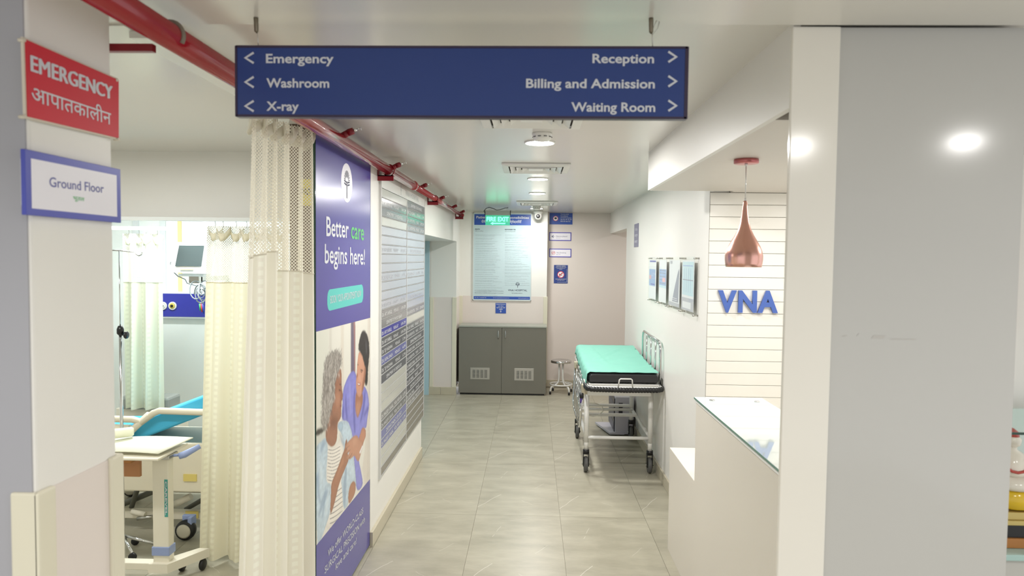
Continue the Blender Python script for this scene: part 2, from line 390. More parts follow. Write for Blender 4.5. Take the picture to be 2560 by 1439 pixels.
# ------------------------------------------------------------------ ceiling fittings
lamp = thing('ceiling_lamp', 'round lit ceiling lamp nearest the camera, behind the front smoke detector', 'lamp', (LAMPS[0][0], LAMPS[0][1], CH), 'round corridor ceiling lamps')
lx, ly = LAMPS[0]
MB().lathe((lx, ly, CH), [(.079, -.007), (.085, -.006), (.087, 0)], 40).build('rim', WHITE, lamp)
MB().lathe((lx, ly, CH), [(.001, -.012), (.05, -.011), (.079, -.007)], 40).build('diffuser', LAMPGLOW, lamp)
for i, lab in ((1, 'second round lit ceiling lamp down the corridor, just past the middle air vent'), (2, 'third round lit ceiling lamp down the corridor, smaller, between two vents'), (3, 'farthest round ceiling lamp, by the dome camera at the far wall')):
    c = copy_tree(lamp); c.location = (LAMPS[i][0], LAMPS[i][1], CH); c['label'] = lab
for i, (x, y) in enumerate(NEARL):
    pass
def smoke(x, y, lab):
    t = thing('smoke_detector', lab, 'detector', (x, y, CH), 'ceiling smoke detectors')
    MB().lathe((x, y, CH), [(.052, 0), (.052, -.012), (.048, -.016), (.048, -.028), (.04, -.038), (.02, -.042), (.001, -.042)], 28).build('housing', WHITE, t)
    m = MB()
    for k in range(8):
        a = k * PI / 4; m.box(-.004, .004, -.0505, -.046, -.031, -.024); vs = m.bm.verts[-8:] if False else None
    m.bm.free(); m = MB()
    for k in range(10):
        a = 2 * PI * k / 10; c = Vector((x + .0495 * math.cos(a), y + .0495 * math.sin(a), CH - .022))
        m.tube([c - Vector((-math.sin(a), math.cos(a), 0)) * .008, c + Vector((-math.sin(a), math.cos(a), 0)) * .008], .0025, 6)
    m.build('vent_slot', mat('slot_grey', (120, 120, 118), .6), t)
    return t
smoke(.045, 3.56, 'white round smoke detector in front of the nearest ceiling lamp')
smoke(.05, 8.55, 'small white round smoke detector in front of the farthest ceiling lamp')
def vent(cx, cy, s, lab):
    t = thing('air_vent', lab, 'air vent', (cx, cy, CH), 'square ceiling air diffusers')
    m = MB(); z = CH
    def frame(h, wd, z0, z1, zi):  # square ring sloping inwards
        o = [(-h, -h), (h, -h), (h, h), (-h, h)]; i = h - wd
        inn = [(-i, -i), (i, -i), (i, i), (-i, i)]
        for k in range(4):
            a, b = o[k], o[(k + 1) % 4]; c, d = inn[(k + 1) % 4], inn[k]
            m_ = [Vector((cx + a[0], cy + a[1], z + z0)), Vector((cx + b[0], cy + b[1], z + z0)), Vector((cx + c[0], cy + c[1], z + zi)), Vector((cx + d[0], cy + d[1], z + zi))]
            mm.prism(m_, (0, 0, z1))
    mm = MB(); frame(s, .045, -.012, .010, -.020); mm.build('frame', WHITE, t)
    for q in range(3):
        mm = MB(); hh = s - .055 - q * .042; frame(hh, .032, -.022, .004, -.004); mm.build('louvre', WHITE, t)
    MB().box(cx - .05, cx + .05, cy - .05, cy + .05, z - .018, z - .012).build('centre_plate', WHITE, t)
    MB().box(cx - s + .03, cx + s - .03, cy - s + .03, cy + s - .03, z - .003, z - .001).build('duct_shadow', mat('duct_dark', (92, 90, 84), .9), t)
vent(-.01, 3.14, .235, 'large square white ceiling air vent partly hidden above the blue hanging sign')
vent(.02, 4.9, .235, 'square white ceiling air vent between the first and second round lamps')
vent(.05, 8.0, .235, 'small square white ceiling air vent farthest down the corridor')
# dome camera
t = thing('dome_camera', 'white dome security camera under the ceiling beside the patient rights poster', 'camera', (.075, 9.3, CH))
cx, cy = .075, 9.3
MB().lathe((cx, cy, CH), [(.062, 0), (.062, -.03), (.056, -.04), (.001, -.04)], 28).build('base', WHITE, t)
MB().lathe((cx, cy, CH - .04), [(.05, .0), (.053, -.02), (.052, -.04), (.044, -.062), (.03, -.078), (.001, -.084)], 28).build('dome', WHITE, t)
MB().lathe((cx, cy - .056, CH - .078), [(.026, .012), (.026, -.004), (.021, -.006), (.001, -.006)], 24, 'y').build('lens', BLKPL, t)

# ------------------------------------------------------------------ exit sign
t = thing('exit_sign', 'glowing green fire exit sign hung from the ceiling in front of the tall poster', 'sign', (-.44, 8.7, CH))
ex0, ex1 = -.6, -.285
MB().box(ex0, ex1, 8.685, 8.72, 2.37, 2.426, bev=.003).build('housing', mat('exit_housing', (176, 180, 174), .4), t)
MB().box(ex0 - .008, ex0, 8.683, 8.722, 2.368, 2.43).box(ex1, ex1 + .008, 8.683, 8.722, 2.368, 2.43).build('end_cap', BLKPL, t)
def exit_glass():
    m = bpy.data.materials.new('exit_glass'); m.use_nodes = True; nt = m.node_tree; b = nt.nodes['Principled BSDF']
    b.inputs['Base Color'].default_value = lin((110, 215, 185)); b.inputs['Alpha'].default_value = .5; b.inputs['Roughness'].default_value = .1
    b.inputs['Emission Color'].default_value = lin((60, 215, 150)); b.inputs['Emission Strength'].default_value = .45
    return m
MB().box(ex0 + .002, ex1 - .002, 8.699, 8.703, 2.243, 2.37).build('glass_panel', exit_glass(), t)
text('FIRE EXIT', EXITG, (-.583, 8.697, 2.294), XV, ZV, .056, t, width=.28, bold=.03)
MB().prism([(-.535, 8.6965, 2.266), (-.5, 8.6965, 2.284), (-.5, 8.6965, 2.273), (-.345, 8.6965, 2.273), (-.345, 8.6965, 2.259), (-.5, 8.6965, 2.259), (-.5, 8.6965, 2.248)], (0, .001, 0)).build('arrow', EXITG, t)
MB().tube([(-.555, 8.7, CH), (-.555, 8.7, 2.42)], .0016, 6).tube([(-.33, 8.7, CH), (-.33, 8.7, 2.42)], .0016, 6).build('hanger', STEEL, t)
MB().tube([(ex0 - .004, 8.7, 2.40), (ex0 - .02, 8.7, 2.42), (ex0 + .01, 8.7, 2.455), (-.55, 8.7, 2.468), (-.5, 8.7, 2.455), (-.455, 8.7, 2.434), (-.41, 8.7, 2.44), (-.35, 8.7, 2.462), (-.31, 8.7, 2.465)], .004, 8).build('cable', BLKPL, t)

# ------------------------------------------------------------------ hanging direction sign
SY = 1.8
t = thing('direction_sign', 'long blue hanging direction sign with white arrows, from Emergency to Waiting Room', 'sign', (-.19, SY, NH))
sz0, sz1 = 2.197, 2.377; sx0, sx1 = -.785, .395
MB().box(sx0, sx1, SY, SY + .02, sz0, sz1, bev=.0015).build('panel', NAVY, t)
EDGE = mat('sign_edge_dark', (48, 34, 62), .35)
MB().box(sx0 - .003, sx0 + .003, SY - .0015, SY + .022, sz0 - .002, sz1 + .002).box(sx1 - .006, sx1 + .003, SY - .0015, SY + .022, sz0 - .002, sz1 + .002).box(sx0, sx1, SY - .0015, SY + .022, sz1 - .003, sz1 + .003).box(sx0, sx1, SY - .0015, SY + .022, sz0 - .003, sz0 + .003).build('edge_trim', EDGE, t)
def fit(s, x0, x1, yc, yb, m=LETTER, bold=.022, plane=('y', SY - .0008), capr=.72):
    a = P(x0, yb, *plane); b = P(x1, yb, *plane); c = P(x0, yc, *plane); u = (b - a)
    u.z = (u.z) * .3; a.z = (a.z + b.z) / 2 if False else a.z
    text(s, m, a, XV, ZV, (c - a).length, t, width=(b - a).length, bold=bold, capr=capr)
for s, x0, x1, yc, yb in (('Emergency', 665, 834, 134, 157), ('Washroom', 666, 823, 195, 218), ('X-ray', 666, 747, 253, 276), ('Reception', 1481, 1635, 134, 157), ('Billing and Admission', 1315, 1637, 196, 219), ('Waiting Room', 1428, 1638, 255, 278)):
    fit(s, x0, x1, yc, yb)
for (xa, xb, sgn) in ((613, 634, -1), (1671, 1691, 1)):
    for yy in (144.5 if sgn < 0 else 142, 205 if sgn < 0 else 203, 265 if sgn < 0 else 264):
        tip = P(xa if sgn < 0 else xb, yy, 'y', SY - .0008); e1 = P(xb if sgn < 0 else xa, yy - 13, 'y', SY - .0008); e2 = P(xb if sgn < 0 else xa, yy + 13, 'y', SY - .0008)
        m = MB(); wv = .0028; sg = 1 if e1.x > tip.x else -1; dx_ = Vector((sg, 0, 0))
        d1 = (e1 - tip).normalized(); d2 = (e2 - tip).normalized(); n1 = Vector((-d1.z, 0, d1.x)) * wv; n2 = Vector((d2.z, 0, -d2.x)) * wv
        if n1.z < 0: n1 = -n1
        if n2.z > 0: n2 = -n2
        m.prism([tip - dx_ * wv * 1.3, e1 + n1, e1 - n1, tip + dx_ * wv * 1.5, e2 - n2, e2 + n2], (0, .0004, 0))
        m.build('arrow', LETTER, t)
for hx in (646, 1632):
    b = P(hx, 116, 'y', SY + .01); x = b.x
    MB().tube([(x, SY + .01, sz1), (x - .002, SY + .01, 2.41), (x - .004, SY + .01, 2.42)], .0012, 6).build('wire', STEEL, t)
    MB().tube([(x - .004, SY + .01, 2.415), (x - .005, SY + .01, 2.42), (x - .006, SY + .01, 2.452), (x - .006, SY + .01, NH)], [.002, .0055, .006, .006], 10).build('wire_clamp', mat('clamp_metal', (120, 112, 96), .4, metal=1), t)
    if hx > 1000: MB().tube([(x - .002, SY + .01, 2.412), (x + .012, SY + .012, 2.43), (x + .016, SY + .012, 2.447), (x + .008, SY + .01, 2.449), (x, SY + .01, 2.43)], .001, 6).build('loose_wire_end', STEEL, t)

# ------------------------------------------------------------------ sprinkler pipe
px_, pz_ = -.93, 2.385
t = thing('sprinkler_pipe', 'long glossy red fire pipe running under the ceiling above the left wall', 'pipe', (px_, 5, pz_))
MB().cyl((px_, .2, pz_), (px_, 5.35, pz_), .033, 28).cyl((px_, 5.35, pz_), (px_, 9.0, pz_), .026, 24).build('pipe', RED, t)
MB().tube([(px_, 5.3, pz_), (px_, 5.31, pz_), (px_, 5.36, pz_), (px_, 5.37, pz_)], [.033, .037, .037, .028], 24).tube([(px_, 8.98, pz_), (px_, 8.985, pz_), (px_, 9.02, pz_)], [.026, .03, .03], 20).build('coupling', RED, t)
MB().tube([(px_ + .036 * math.cos(a * PI / 12), 1.74 + .0 * a, pz_ + .036 * math.sin(a * PI / 12)) for a in range(-2, 11)], .006, 8).build('ceiling_clamp', mat('clamp_grey', (128, 118, 104), .5), t)
for i, yy in enumerate((3.28, 4.45, 5.62, 6.75, 7.85, 8.75)):
    r = .033 if yy < 5.35 else .026
    MB().tube([(px_ + r * .3, yy, pz_ + r * .5), (px_ + r + .01, yy, pz_ + r + .004)], [.018, .015], 14).tube([(px_ + r + .008, yy, pz_ + r + .003), (px_ + r + .034, yy, pz_ + r + .012)], [.017, .016], 14).build('outlet', DKRED, t)
    MB().tube([(px_ + r + .03, yy, pz_ + r + .012), (px_ + r + .05, yy, pz_ + r + .02)], .008, 10).tube([(px_ + r + .05, yy, pz_ + r + .02), (px_ + r + .068, yy, pz_ + r + .026)], .003, 8).cyl((px_ + r + .068, yy, pz_ + r + .026), (px_ + r + .071, yy, pz_ + r + .027), .012, 12).build('sprinkler_head', CHROME, t)
MB().box(-1.12, -.985, 1.757, 1.775, 2.352, 2.371).build('bracket', DKRED, t)
for yy in (4.405, 6.5, 8.86):
    r = .033 if yy < 5.35 else .026; zb = pz_ - r - .001; x1 = px_ + .035
    xw = -.998
    m = MB().box(xw, x1, yy - .02, yy + .02, zb - .006, zb).box(xw, x1, yy - .02, yy - .014, zb - .035, zb).box(xw, xw + .006, yy - .02, yy + .02, zb, zb + .06)
    m.build('bracket', DKRED, t)
    MB().tube([(px_ + (r + .004) * math.cos(a * PI / 10), yy, pz_ + (r + .004) * math.sin(a * PI / 10)) for a in range(-8, 19)], .004, 6).build('u_bolt', DKRED, t)

# ------------------------------------------------------------------ tall glass poster
PX = -.999
t = thing('wall_poster', 'tall blue glass wall poster, Better care begins here, with nurse and patient photo', 'poster', (-1.0, 3.68, 0))
MB().box(-1.012, -1.0, 3.125, 4.205, .012, 2.44).build('glass_panel', GLASSG, t)
py0, py1 = 3.132, 4.195
def pw(px, py, k=0): return P(px, py, 'x', PX + .0006 * k)
def yz(px, py): q = P(px, py, 'x', PX); return (min(max(q.y, py0), py1), q.z)
KK = [0]
def flat(pts, m, parent, k=None, sm=0, name='print'):
    if k is None: KK[0] += 1; k = KK[0]
    if sm: pts = smooth_loop(pts, sm)
    x = PX + .00025 * k
    return MB().poly([(x, a, b) for a, b in pts]).build(name, m, parent, tri=True)
def PM(name, c, noise=.0, scale=6, rough=.25): return mat('print_' + name, c, rough, noise=noise, scale=scale)
zL = P(787, 830, 'x', PX).z; zR = P(928, 793, 'x', PX).z; bL = P(787, 1367, 'x', PX).z; bR = P(927, 1193, 'x', PX).z
flat([(py0, .02), (py1, .02), (py1, 2.43), (py0, 2.43)], BLUEP, t)
flat([(py0, bL), (py1, bR), (py1, zR), (py0, zL)], PM('backdrop', (226, 224, 214), .05, 2), t)
A = lambda u, v: yz(780 + u / 4.794, 820 + v / 4.794)
B = lambda u, v: yz(780 + u / 4.245, 1100 + v / 4.245)
def zcut(pts):  # keep the photo's figures above the slanted lower band
    out = []
    for a, b in pts:
        zl = bL + (bR - bL) * (a - py0) / (py1 - py0); out.append((a, max(b, zl)))
    return out
import numpy as np
NU, NV = 180, 440
ZB, ZT = min(bL, bR) - .002, max(zL, zR) + .002
gy = np.linspace(py0, py1, NU); gz = np.linspace(ZB, ZT, NV)
GYg, GZg = np.meshgrid(gy, gz)
img = np.zeros((NV, NU, 3)); img[:] = lin((230, 227, 216))[:3]
rs = np.random.RandomState(4)
def blur(a, ry, rx):
    for ax, rr_ in ((0, ry), (1, rx)):
        if rr_ < 1: continue
        k = np.ones(2 * rr_ + 1) / (2 * rr_ + 1)
        for _ in range(2):
            p = np.concatenate([np.take(a, [0] * rr_, ax), a, np.take(a, [-1] * rr_, ax)], ax)
            c_ = np.cumsum(p, ax); z_ = np.zeros_like(np.take(c_, [0], ax)); c_ = np.concatenate([z_, c_], ax)
            n_ = a.shape[ax]; a = (np.take(c_, range(2 * rr_ + 1, 2 * rr_ + 1 + n_), ax) - np.take(c_, range(n_), ax)) / (2 * rr_ + 1)
    return a
def inside(pts):
    m = np.zeros(GYg.shape, bool)
    for (x0, y0), (x1, y1) in zip(pts, pts[1:] + pts[:1]):
        if y0 == y1: continue
        c_ = ((y0 > GZg) != (y1 > GZg)) & (GYg < (x1 - x0) * (GZg - y0) / (y1 - y0) + x0); m ^= c_
    return m.astype(float)
def paint(pts, c, sm=1, soft=1, vol=.25, vr=6, nz=0.0, alpha=1.0, edge=0.0, nr=1, tint=None):
    if sm: pts = smooth_loop(pts, sm)
    m0 = inside(pts); m = m0
    if edge: bl_ = blur(m0, 6, 3); m = np.clip((bl_ + edge * 4 * bl_ * (1 - bl_) * blur(rs.randn(*m0.shape), 1, 0) * .9 - .5) * 4 + .5, 0, 1)
    if soft: m = blur(m, soft, 1 if soft > 1 else 0)
    col = np.array(lin(c)[:3])[None, None, :] * np.ones(m.shape + (1,))
    if vol: w_ = blur(m0, vr * 2, vr); col = col * (1 - vol + vol * np.clip(w_ * 1.25, 0, 1.12))[..., None] * (1 + .12 * vol)
    if nz:
        n_ = rs.randn(*m.shape); n_ = blur(n_, nr, max(0, nr - 1)); n_ /= n_.std(); col = col * np.clip(1 + nz * n_, .2, 2)[..., None]
    global img
    img = img * (1 - m[..., None] * alpha) + np.clip(col, 0, 1) * (m[..., None] * alpha)
paint([A(20, -100), A(200, -120), A(180, 1300), A(20, 1300)], (222, 222, 208), 0, 6, 0, alpha=.7)
paint([A(205, -120), A(235, -120), A(235, 700), A(205, 700)], (216, 212, 200), 0, 3, 0)
paint([A(345, -120), A(380, -120), A(380, 900), A(345, 900)], (222, 214, 200), 0, 3, 0)
paint([A(462, -150), A(515, -150), A(515, 560), A(462, 560)], (112, 102, 122), 0, 2, 0)
paint([A(496, -150), A(515, -150), A(515, 560), A(504, 560)], (160, 118, 118), 0, 1, 0)
paint([A(668, -200), A(742, -200), B(625, 400), B(560, 500), B(530, 300), B(560, 100)], (220, 212, 200), 0, 2, 0)
for q_ in (700, 716, 730): paint([A(q_, -200), A(q_ + 4, -200), B(585 + (q_ - 700) * .8, 460), B(582 + (q_ - 700) * .8, 460)], (192, 182, 170), 0, 1, 0, alpha=.8)
paint([A(20, 1236), A(95, 1195), A(150, 1180), A(130, 1260), A(20, 1335)], (70, 66, 60), 1, 2, .2)
paint([A(20, 1330), A(110, 1262), A(170, 1250), A(150, 1440), A(20, 1480)], (208, 210, 200), 0, 2, 0)
SCR = (134, 134, 208); SKN = (206, 152, 126); PSK = (158, 110, 88)
paint([A(515, 505), A(470, 520), A(430, 575), A(400, 650), A(370, 730), A(362, 900), A(350, 1110), A(430, 1110), A(470, 1250), B(440, 150), B(455, 330), B(470, 560), B(545, 480), B(520, 330), B(490, 200), B(520, 60), A(565, 1330), A(600, 1190), A(650, 1205), A(660, 1090), A(685, 930), A(672, 800), A(645, 715), A(620, 690), A(570, 720)], SCR, 2, 1, .35, 5, .03, nr=3)
for pp_ in ([A(520, 700), A(508, 900), A(522, 1270), A(500, 1250), A(488, 1000), A(500, 760)], [A(404, 740), A(412, 900), A(428, 1100), A(410, 1100), A(392, 950)], [A(626, 740), A(603, 960), A(572, 1120), A(587, 1130), A(628, 960), A(640, 800)], [A(370, 900), A(385, 960), A(372, 1110), A(355, 1100)], [A(680, 930), A(640, 960), A(610, 1060), A(622, 1070), A(676, 980)]): paint(pp_, (92, 92, 172), 1, 3, 0, alpha=.75)
for pp_ in ([A(440, 620), A(460, 640), A(470, 1000), A(448, 1040)], [A(655, 780), A(670, 860), A(640, 1000), A(630, 960)]): paint(pp_, (160, 162, 226), 1, 5, 0, alpha=.6)
paint([A(530, 740), A(604, 770), A(612, 850), A(590, 960), A(560, 1045), A(543, 1080), A(518, 1000), A(514, 860)], (166, 114, 90), 2, 2, .3, 4)
paint([A(530, 880), A(590, 880), A(560, 1030), A(545, 1060), A(524, 990)], (196, 142, 116), 2, 4, 0, alpha=.8)
paint([A(560, 270), A(600, 300), A(640, 410), A(668, 480), A(660, 560), A(642, 600), A(620, 690), A(605, 760), A(575, 825), A(555, 825), A(530, 770), A(523, 660), A(528, 600), A(537, 500), A(543, 390)], SKN, 2, 1, .3, 4, .02, nr=2)
paint([A(628, 430), A(668, 480), A(652, 590), A(615, 720), A(590, 810), A(600, 660), A(622, 560)], (150, 98, 76), 2, 4, 0, alpha=.8)
paint([A(548, 560), A(580, 560), A(590, 640), A(560, 640)], (226, 178, 154), 2, 5, 0, alpha=.7)
paint([A(552, 300), A(590, 320), A(610, 420), A(560, 420)], (220, 168, 142), 2, 6, 0, alpha=.6)
paint([A(612, 18), A(645, 42), A(672, 110), A(687, 210), A(685, 330), A(674, 440), A(668, 500), A(665, 690), A(640, 690), A(625, 645), A(652, 500), A(625, 440), A(600, 320), A(565, 272), A(552, 280), A(556, 190), A(572, 110), A(590, 45)], (52, 48, 50), 2, 1, -.3, 4, .1, edge=.2)
paint([A(640, 120), A(660, 200), A(655, 330), A(640, 260)], (92, 92, 98), 2, 4, 0, alpha=.6)
paint([A(537, 426), A(556, 434), A(556, 446), A(540, 440)], (70, 46, 38), 1, 1, 0); paint([A(574, 488), A(610, 500), A(606, 518), A(580, 506)], (70, 46, 38), 1, 1, 0, alpha=.9)
paint([A(578, 512), A(600, 524), A(596, 534), A(580, 524)], (60, 40, 36), 1, 1, 0, alpha=.8)
paint([A(537, 540), A(550, 560), A(538, 604), A(529, 582)], (160, 104, 82), 1, 2, 0)
paint([A(543, 640), A(560, 664), A(586, 650), A(576, 686), A(550, 690)], (168, 84, 78), 1, 1, 0); paint([A(547, 652), A(560, 668), A(578, 660), A(570, 678), A(552, 680)], (244, 236, 228), 1, 0, 0)
# striped shirt
paint([A(150, 1260), B(180, 50), B(210, 78), B(262, 45), B(300, -40), B(345, 100), B(330, 400), B(335, 760), B(110, 1020), B(150, 460)], (232, 226, 216), 1, 1, .3, 6)
for q in range(10):
    v = 90 + q * 36
    paint([B(160, v), B(205, v + 14), B(240, v + 6), B(300, v - 30), B(300, v - 23), B(240, v + 13), B(205, v + 21), B(160, v + 7)], (104, 100, 106), 1, 0, 0, alpha=.85)
for q in range(9):
    v = 520 + q * 50
    paint([B(185, v + 60), B(240, v + 36), B(325, v - 30), B(325, v - 21), B(240, v + 46), B(185, v + 72)], (100, 96, 104), 1, 0, 0, alpha=.85)
DEN = (188, 206, 218)
paint([B(335, 0), A(300, 1150), A(350, 1108), A(425, 1110), A(460, 1190), A(480, 1270), B(440, 60), B(440, 190), B(455, 300), B(466, 440), B(468, 500), B(430, 425), B(392, 500), B(380, 600), B(384, 690), B(330, 745), B(318, 520), B(305, 430), B(335, 200)], DEN, 1, 1, .35, 5, .05, nr=2)
paint([B(350, 300), B(368, 260), B(364, 420), B(358, 640), B(340, 740), B(325, 500)], (140, 162, 184), 1, 3, 0, alpha=.8)
paint([B(400, 260), B(440, 300), B(455, 400), B(420, 380)], (206, 222, 232), 1, 5, 0, alpha=.7)
paint([A(320, 1240), A(345, 1280), B(350, 60), B(322, 60)], (150, 170, 190), 1, 2, 0, alpha=.8)
paint([B(20, 110), B(50, 50), B(100, 10), B(130, -30), B(155, -10), B(168, 110), B(150, 300), B(150, 450), B(205, 460), B(212, 600), B(190, 775), B(120, 980), B(90, 1070), B(20, 1160)], DEN, 1, 1, .25, 7, .05, nr=2)
for pp_ in ([B(100, 30), B(135, -10), B(140, 40), B(92, 140), B(84, 110)], [B(60, 300), B(75, 420), B(70, 560), B(110, 700), B(62, 640), B(40, 420)], [B(120, 560), B(175, 500), B(150, 620), B(80, 800), B(60, 820), B(90, 680)], [B(30, 380), B(60, 420), B(50, 470), B(28, 430)], [B(140, 480), B(150, 470), B(130, 700), B(110, 860), B(100, 840)]): paint(pp_, (142, 166, 190), 1, 3, 0, alpha=.75)
for pp_ in ([B(80, 200), B(110, 300), B(110, 460), B(84, 400)], [B(150, 640), B(180, 560), B(170, 720), B(130, 860)]): paint(pp_, (214, 228, 236), 1, 6, 0, alpha=.7)
paint([A(300, 1150), A(352, 1110), A(375, 1150), A(360, 1240), A(318, 1230)], (168, 190, 206), 1, 1, .3, 3)
# patient face and neck
paint([A(345, 478), A(353, 560), A(352, 700), A(369, 800), A(362, 850), A(350, 880), A(354, 930), A(346, 960), A(352, 1040), A(330, 1100), A(300, 1140), A(302, 1290), A(285, 1380), A(240, 1425), A(195, 1400), A(160, 1330), A(165, 1180), A(230, 960), A(262, 820), A(275, 620), A(310, 500)], PSK, 1, 1, .25, 5, .03, nr=2)
paint([A(300, 740), A(340, 800), A(335, 900), A(300, 960), A(270, 860)], (190, 138, 112), 2, 7, 0, alpha=.75)
paint([A(330, 500), A(350, 560), A(345, 650), A(310, 600)], (176, 126, 102), 2, 6, 0, alpha=.6)
paint([A(230, 1060), A(320, 1080), A(300, 1180), A(200, 1200)], (112, 74, 58), 2, 7, 0, alpha=.7)
paint([A(322, 664), A(352, 668), A(352, 682), A(324, 678)], (80, 62, 54), 1, 1, 0, alpha=.8); paint([A(316, 732), A(345, 740), A(342, 754), A(320, 748)], (60, 44, 38), 1, 1, 0, alpha=.9)
paint([A(335, 918), A(353, 924), A(348, 944), A(330, 938)], (136, 72, 70), 1, 1, 0); paint([A(352, 850), A(364, 840), A(360, 862), A(350, 868)], (100, 64, 50), 1, 1, 0, alpha=.8)
base_h = [A(312, 250), A(340, 285), A(357, 340), A(352, 420), A(330, 480), A(292, 560), A(272, 640), A(266, 740), A(264, 830), A(244, 930), A(222, 1020), A(196, 1110), A(182, 1190), A(150, 1230), A(112, 1205), A(104, 1100), A(116, 960), A(118, 800), A(130, 640), A(135, 480), A(160, 360), A(222, 275)]
paint(base_h, (150, 143, 136), 2, 1, .3, 6, .18, edge=.55, nr=1)
for _ in range(420):
    a_, b_ = base_h[rs.randint(len(base_h))]; cxh = sum(p[0] for p in base_h) / 22; czh = sum(p[1] for p in base_h) / 22; f_ = rs.rand() ** .6 * 1.02
    y_c = cxh + (a_ - cxh) * f_ + rs.randn() * .012; z_c = czh + (b_ - czh) * f_ + rs.randn() * .02
    w2 = rs.uniform(.003, .007); h2 = rs.uniform(.006, .016); sk = rs.uniform(-.008, .008); c_ = (206, 200, 192) if rs.rand() < .55 else (104, 96, 92)
    jy = (GYg[0] > y_c - .03) & (GYg[0] < y_c + .03); jz = (GZg[:, 0] > z_c - .03) & (GZg[:, 0] < z_c + .03)
    if not jy.any() or not jz.any(): continue
    iy, iz = np.where(jy)[0], np.where(jz)[0]; sub = (slice(iz[0], iz[-1] + 1), slice(iy[0], iy[-1] + 1))
    d_ = np.exp(-(((GYg[sub] - y_c - sk * np.sin((GZg[sub] - z_c) / h2 * 1.6)) / w2) ** 2 + ((GZg[sub] - z_c) / h2) ** 2))[..., None] * .6
    img[sub] = img[sub] * (1 - d_) + np.array(lin(c_)[:3]) * d_
# arms and hands
paint([B(372, -30), B(350, 20), B(345, 90), B(310, 180), B(272, 290), B(225, 400), B(200, 470), B(198, 600), B(188, 770), B(205, 775), B(245, 640), B(285, 460), B(350, 300), B(392, 200), B(375, 150)], (160, 108, 82), 1, 1, .4, 4, .03, nr=2)
paint([B(300, 260), B(340, 150), B(330, 240), B(250, 420), B(235, 460)], (196, 142, 112), 1, 4, 0, alpha=.6)
paint([B(432, 430), B(460, 445), B(463, 510), B(450, 580), B(400, 670), B(384, 665), B(382, 580), B(400, 480)], (170, 116, 88), 1, 1, .35, 4)
paint([A(600, 1182), A(640, 1200), A(645, 1290), A(625, 1340), A(600, 1420), B(530, 60), B(500, 20), A(555, 1330), A(575, 1270)], (186, 130, 104), 1, 1, .4, 4)
paint([B(366, 200), B(362, 185), B(375, 165), B(400, 120), B(372, 140), B(352, 142), B(350, 128), B(385, 80), B(352, 92), B(345, 78), B(375, 20), B(420, -25), B(445, -50), B(478, -55), B(500, -5), B(545, 20), B(530, 90), B(505, 190), B(492, 228), B(470, 210), B(450, 160), B(420, 185), B(398, 208), B(392, 190), B(380, 205)], (190, 138, 112), 1, 1, .35, 4, .02, nr=2)
for pp_ in ([B(352, 94), B(395, 52), B(398, 58), B(356, 98)], [B(354, 144), B(408, 92), B(411, 98), B(358, 148)], [B(380, 205), B(425, 130), B(429, 134), B(386, 208)]): paint(pp_, (118, 76, 58), 1, 1, 0, alpha=.8)
paint([B(425, -10), B(465, -30), B(480, 20), B(440, 60)], (216, 166, 138), 2, 6, 0, alpha=.6)
paint([B(500, 130), B(512, 142), B(538, 60), B(532, 56)], (240, 240, 240), 0, 1, 0)
# cut to the slanted band and lay the print on the glass
zl_ = bL + (bR - bL) * (gy - py0) / (py1 - py0); zh_ = zL + (zR - zL) * (gy - py0) / (py1 - py0)
X0 = PX + .001; verts = []; tt_ = np.linspace(0, 1, NV)
me = bpy.data.meshes.new('photo_print'); L0 = root_loc(t)
vy = np.repeat(gy[None, :], NV, 0); vz = zl_[None, :] + (zh_ - zl_)[None, :] * tt_[:, None]
co = np.stack([np.full_like(vy, X0), vy, vz], -1).reshape(-1, 3) - np.array(L0)
idx = np.arange(NV * NU).reshape(NV, NU); fc = np.stack([idx[:-1, :-1], idx[:-1, 1:], idx[1:, 1:], idx[1:, :-1]], -1).reshape(-1, 4)
me.from_pydata(co.tolist(), [], fc.tolist())
# sample the painting at each vertex
fz = (vz - ZB) / (ZT - ZB) * (NV - 1); i0_ = np.clip(fz.astype(int), 0, NV - 2); ff = (fz - i0_)[..., None]; jj = np.repeat(np.arange(NU)[None], NV, 0)
colr = img[i0_, jj] * (1 - ff) + img[i0_ + 1, jj] * ff
ca = me.color_attributes.new('print', 'FLOAT_COLOR', 'POINT'); ca.data.foreach_set('color', np.concatenate([colr, np.ones(colr.shape[:2] + (1,))], -1).reshape(-1).astype(np.float32))
pm = bpy.data.materials.new('photo_print'); pm.use_nodes = True; at_ = pm.node_tree.nodes.new('ShaderNodeVertexColor'); at_.layer_name = 'print'
pm.node_tree.links.new(at_.outputs[0], pm.node_tree.nodes['Principled BSDF'].inputs['Base Color']); pm.node_tree.nodes['Principled BSDF'].inputs['Roughness'].default_value = .28
me.materials.append(pm); o = bpy.data.objects.new('photo_print', me); COL.objects.link(o); o.parent = t
o['label'] = 'printed photo of a nurse in violet scrubs behind a seated grey-haired woman'
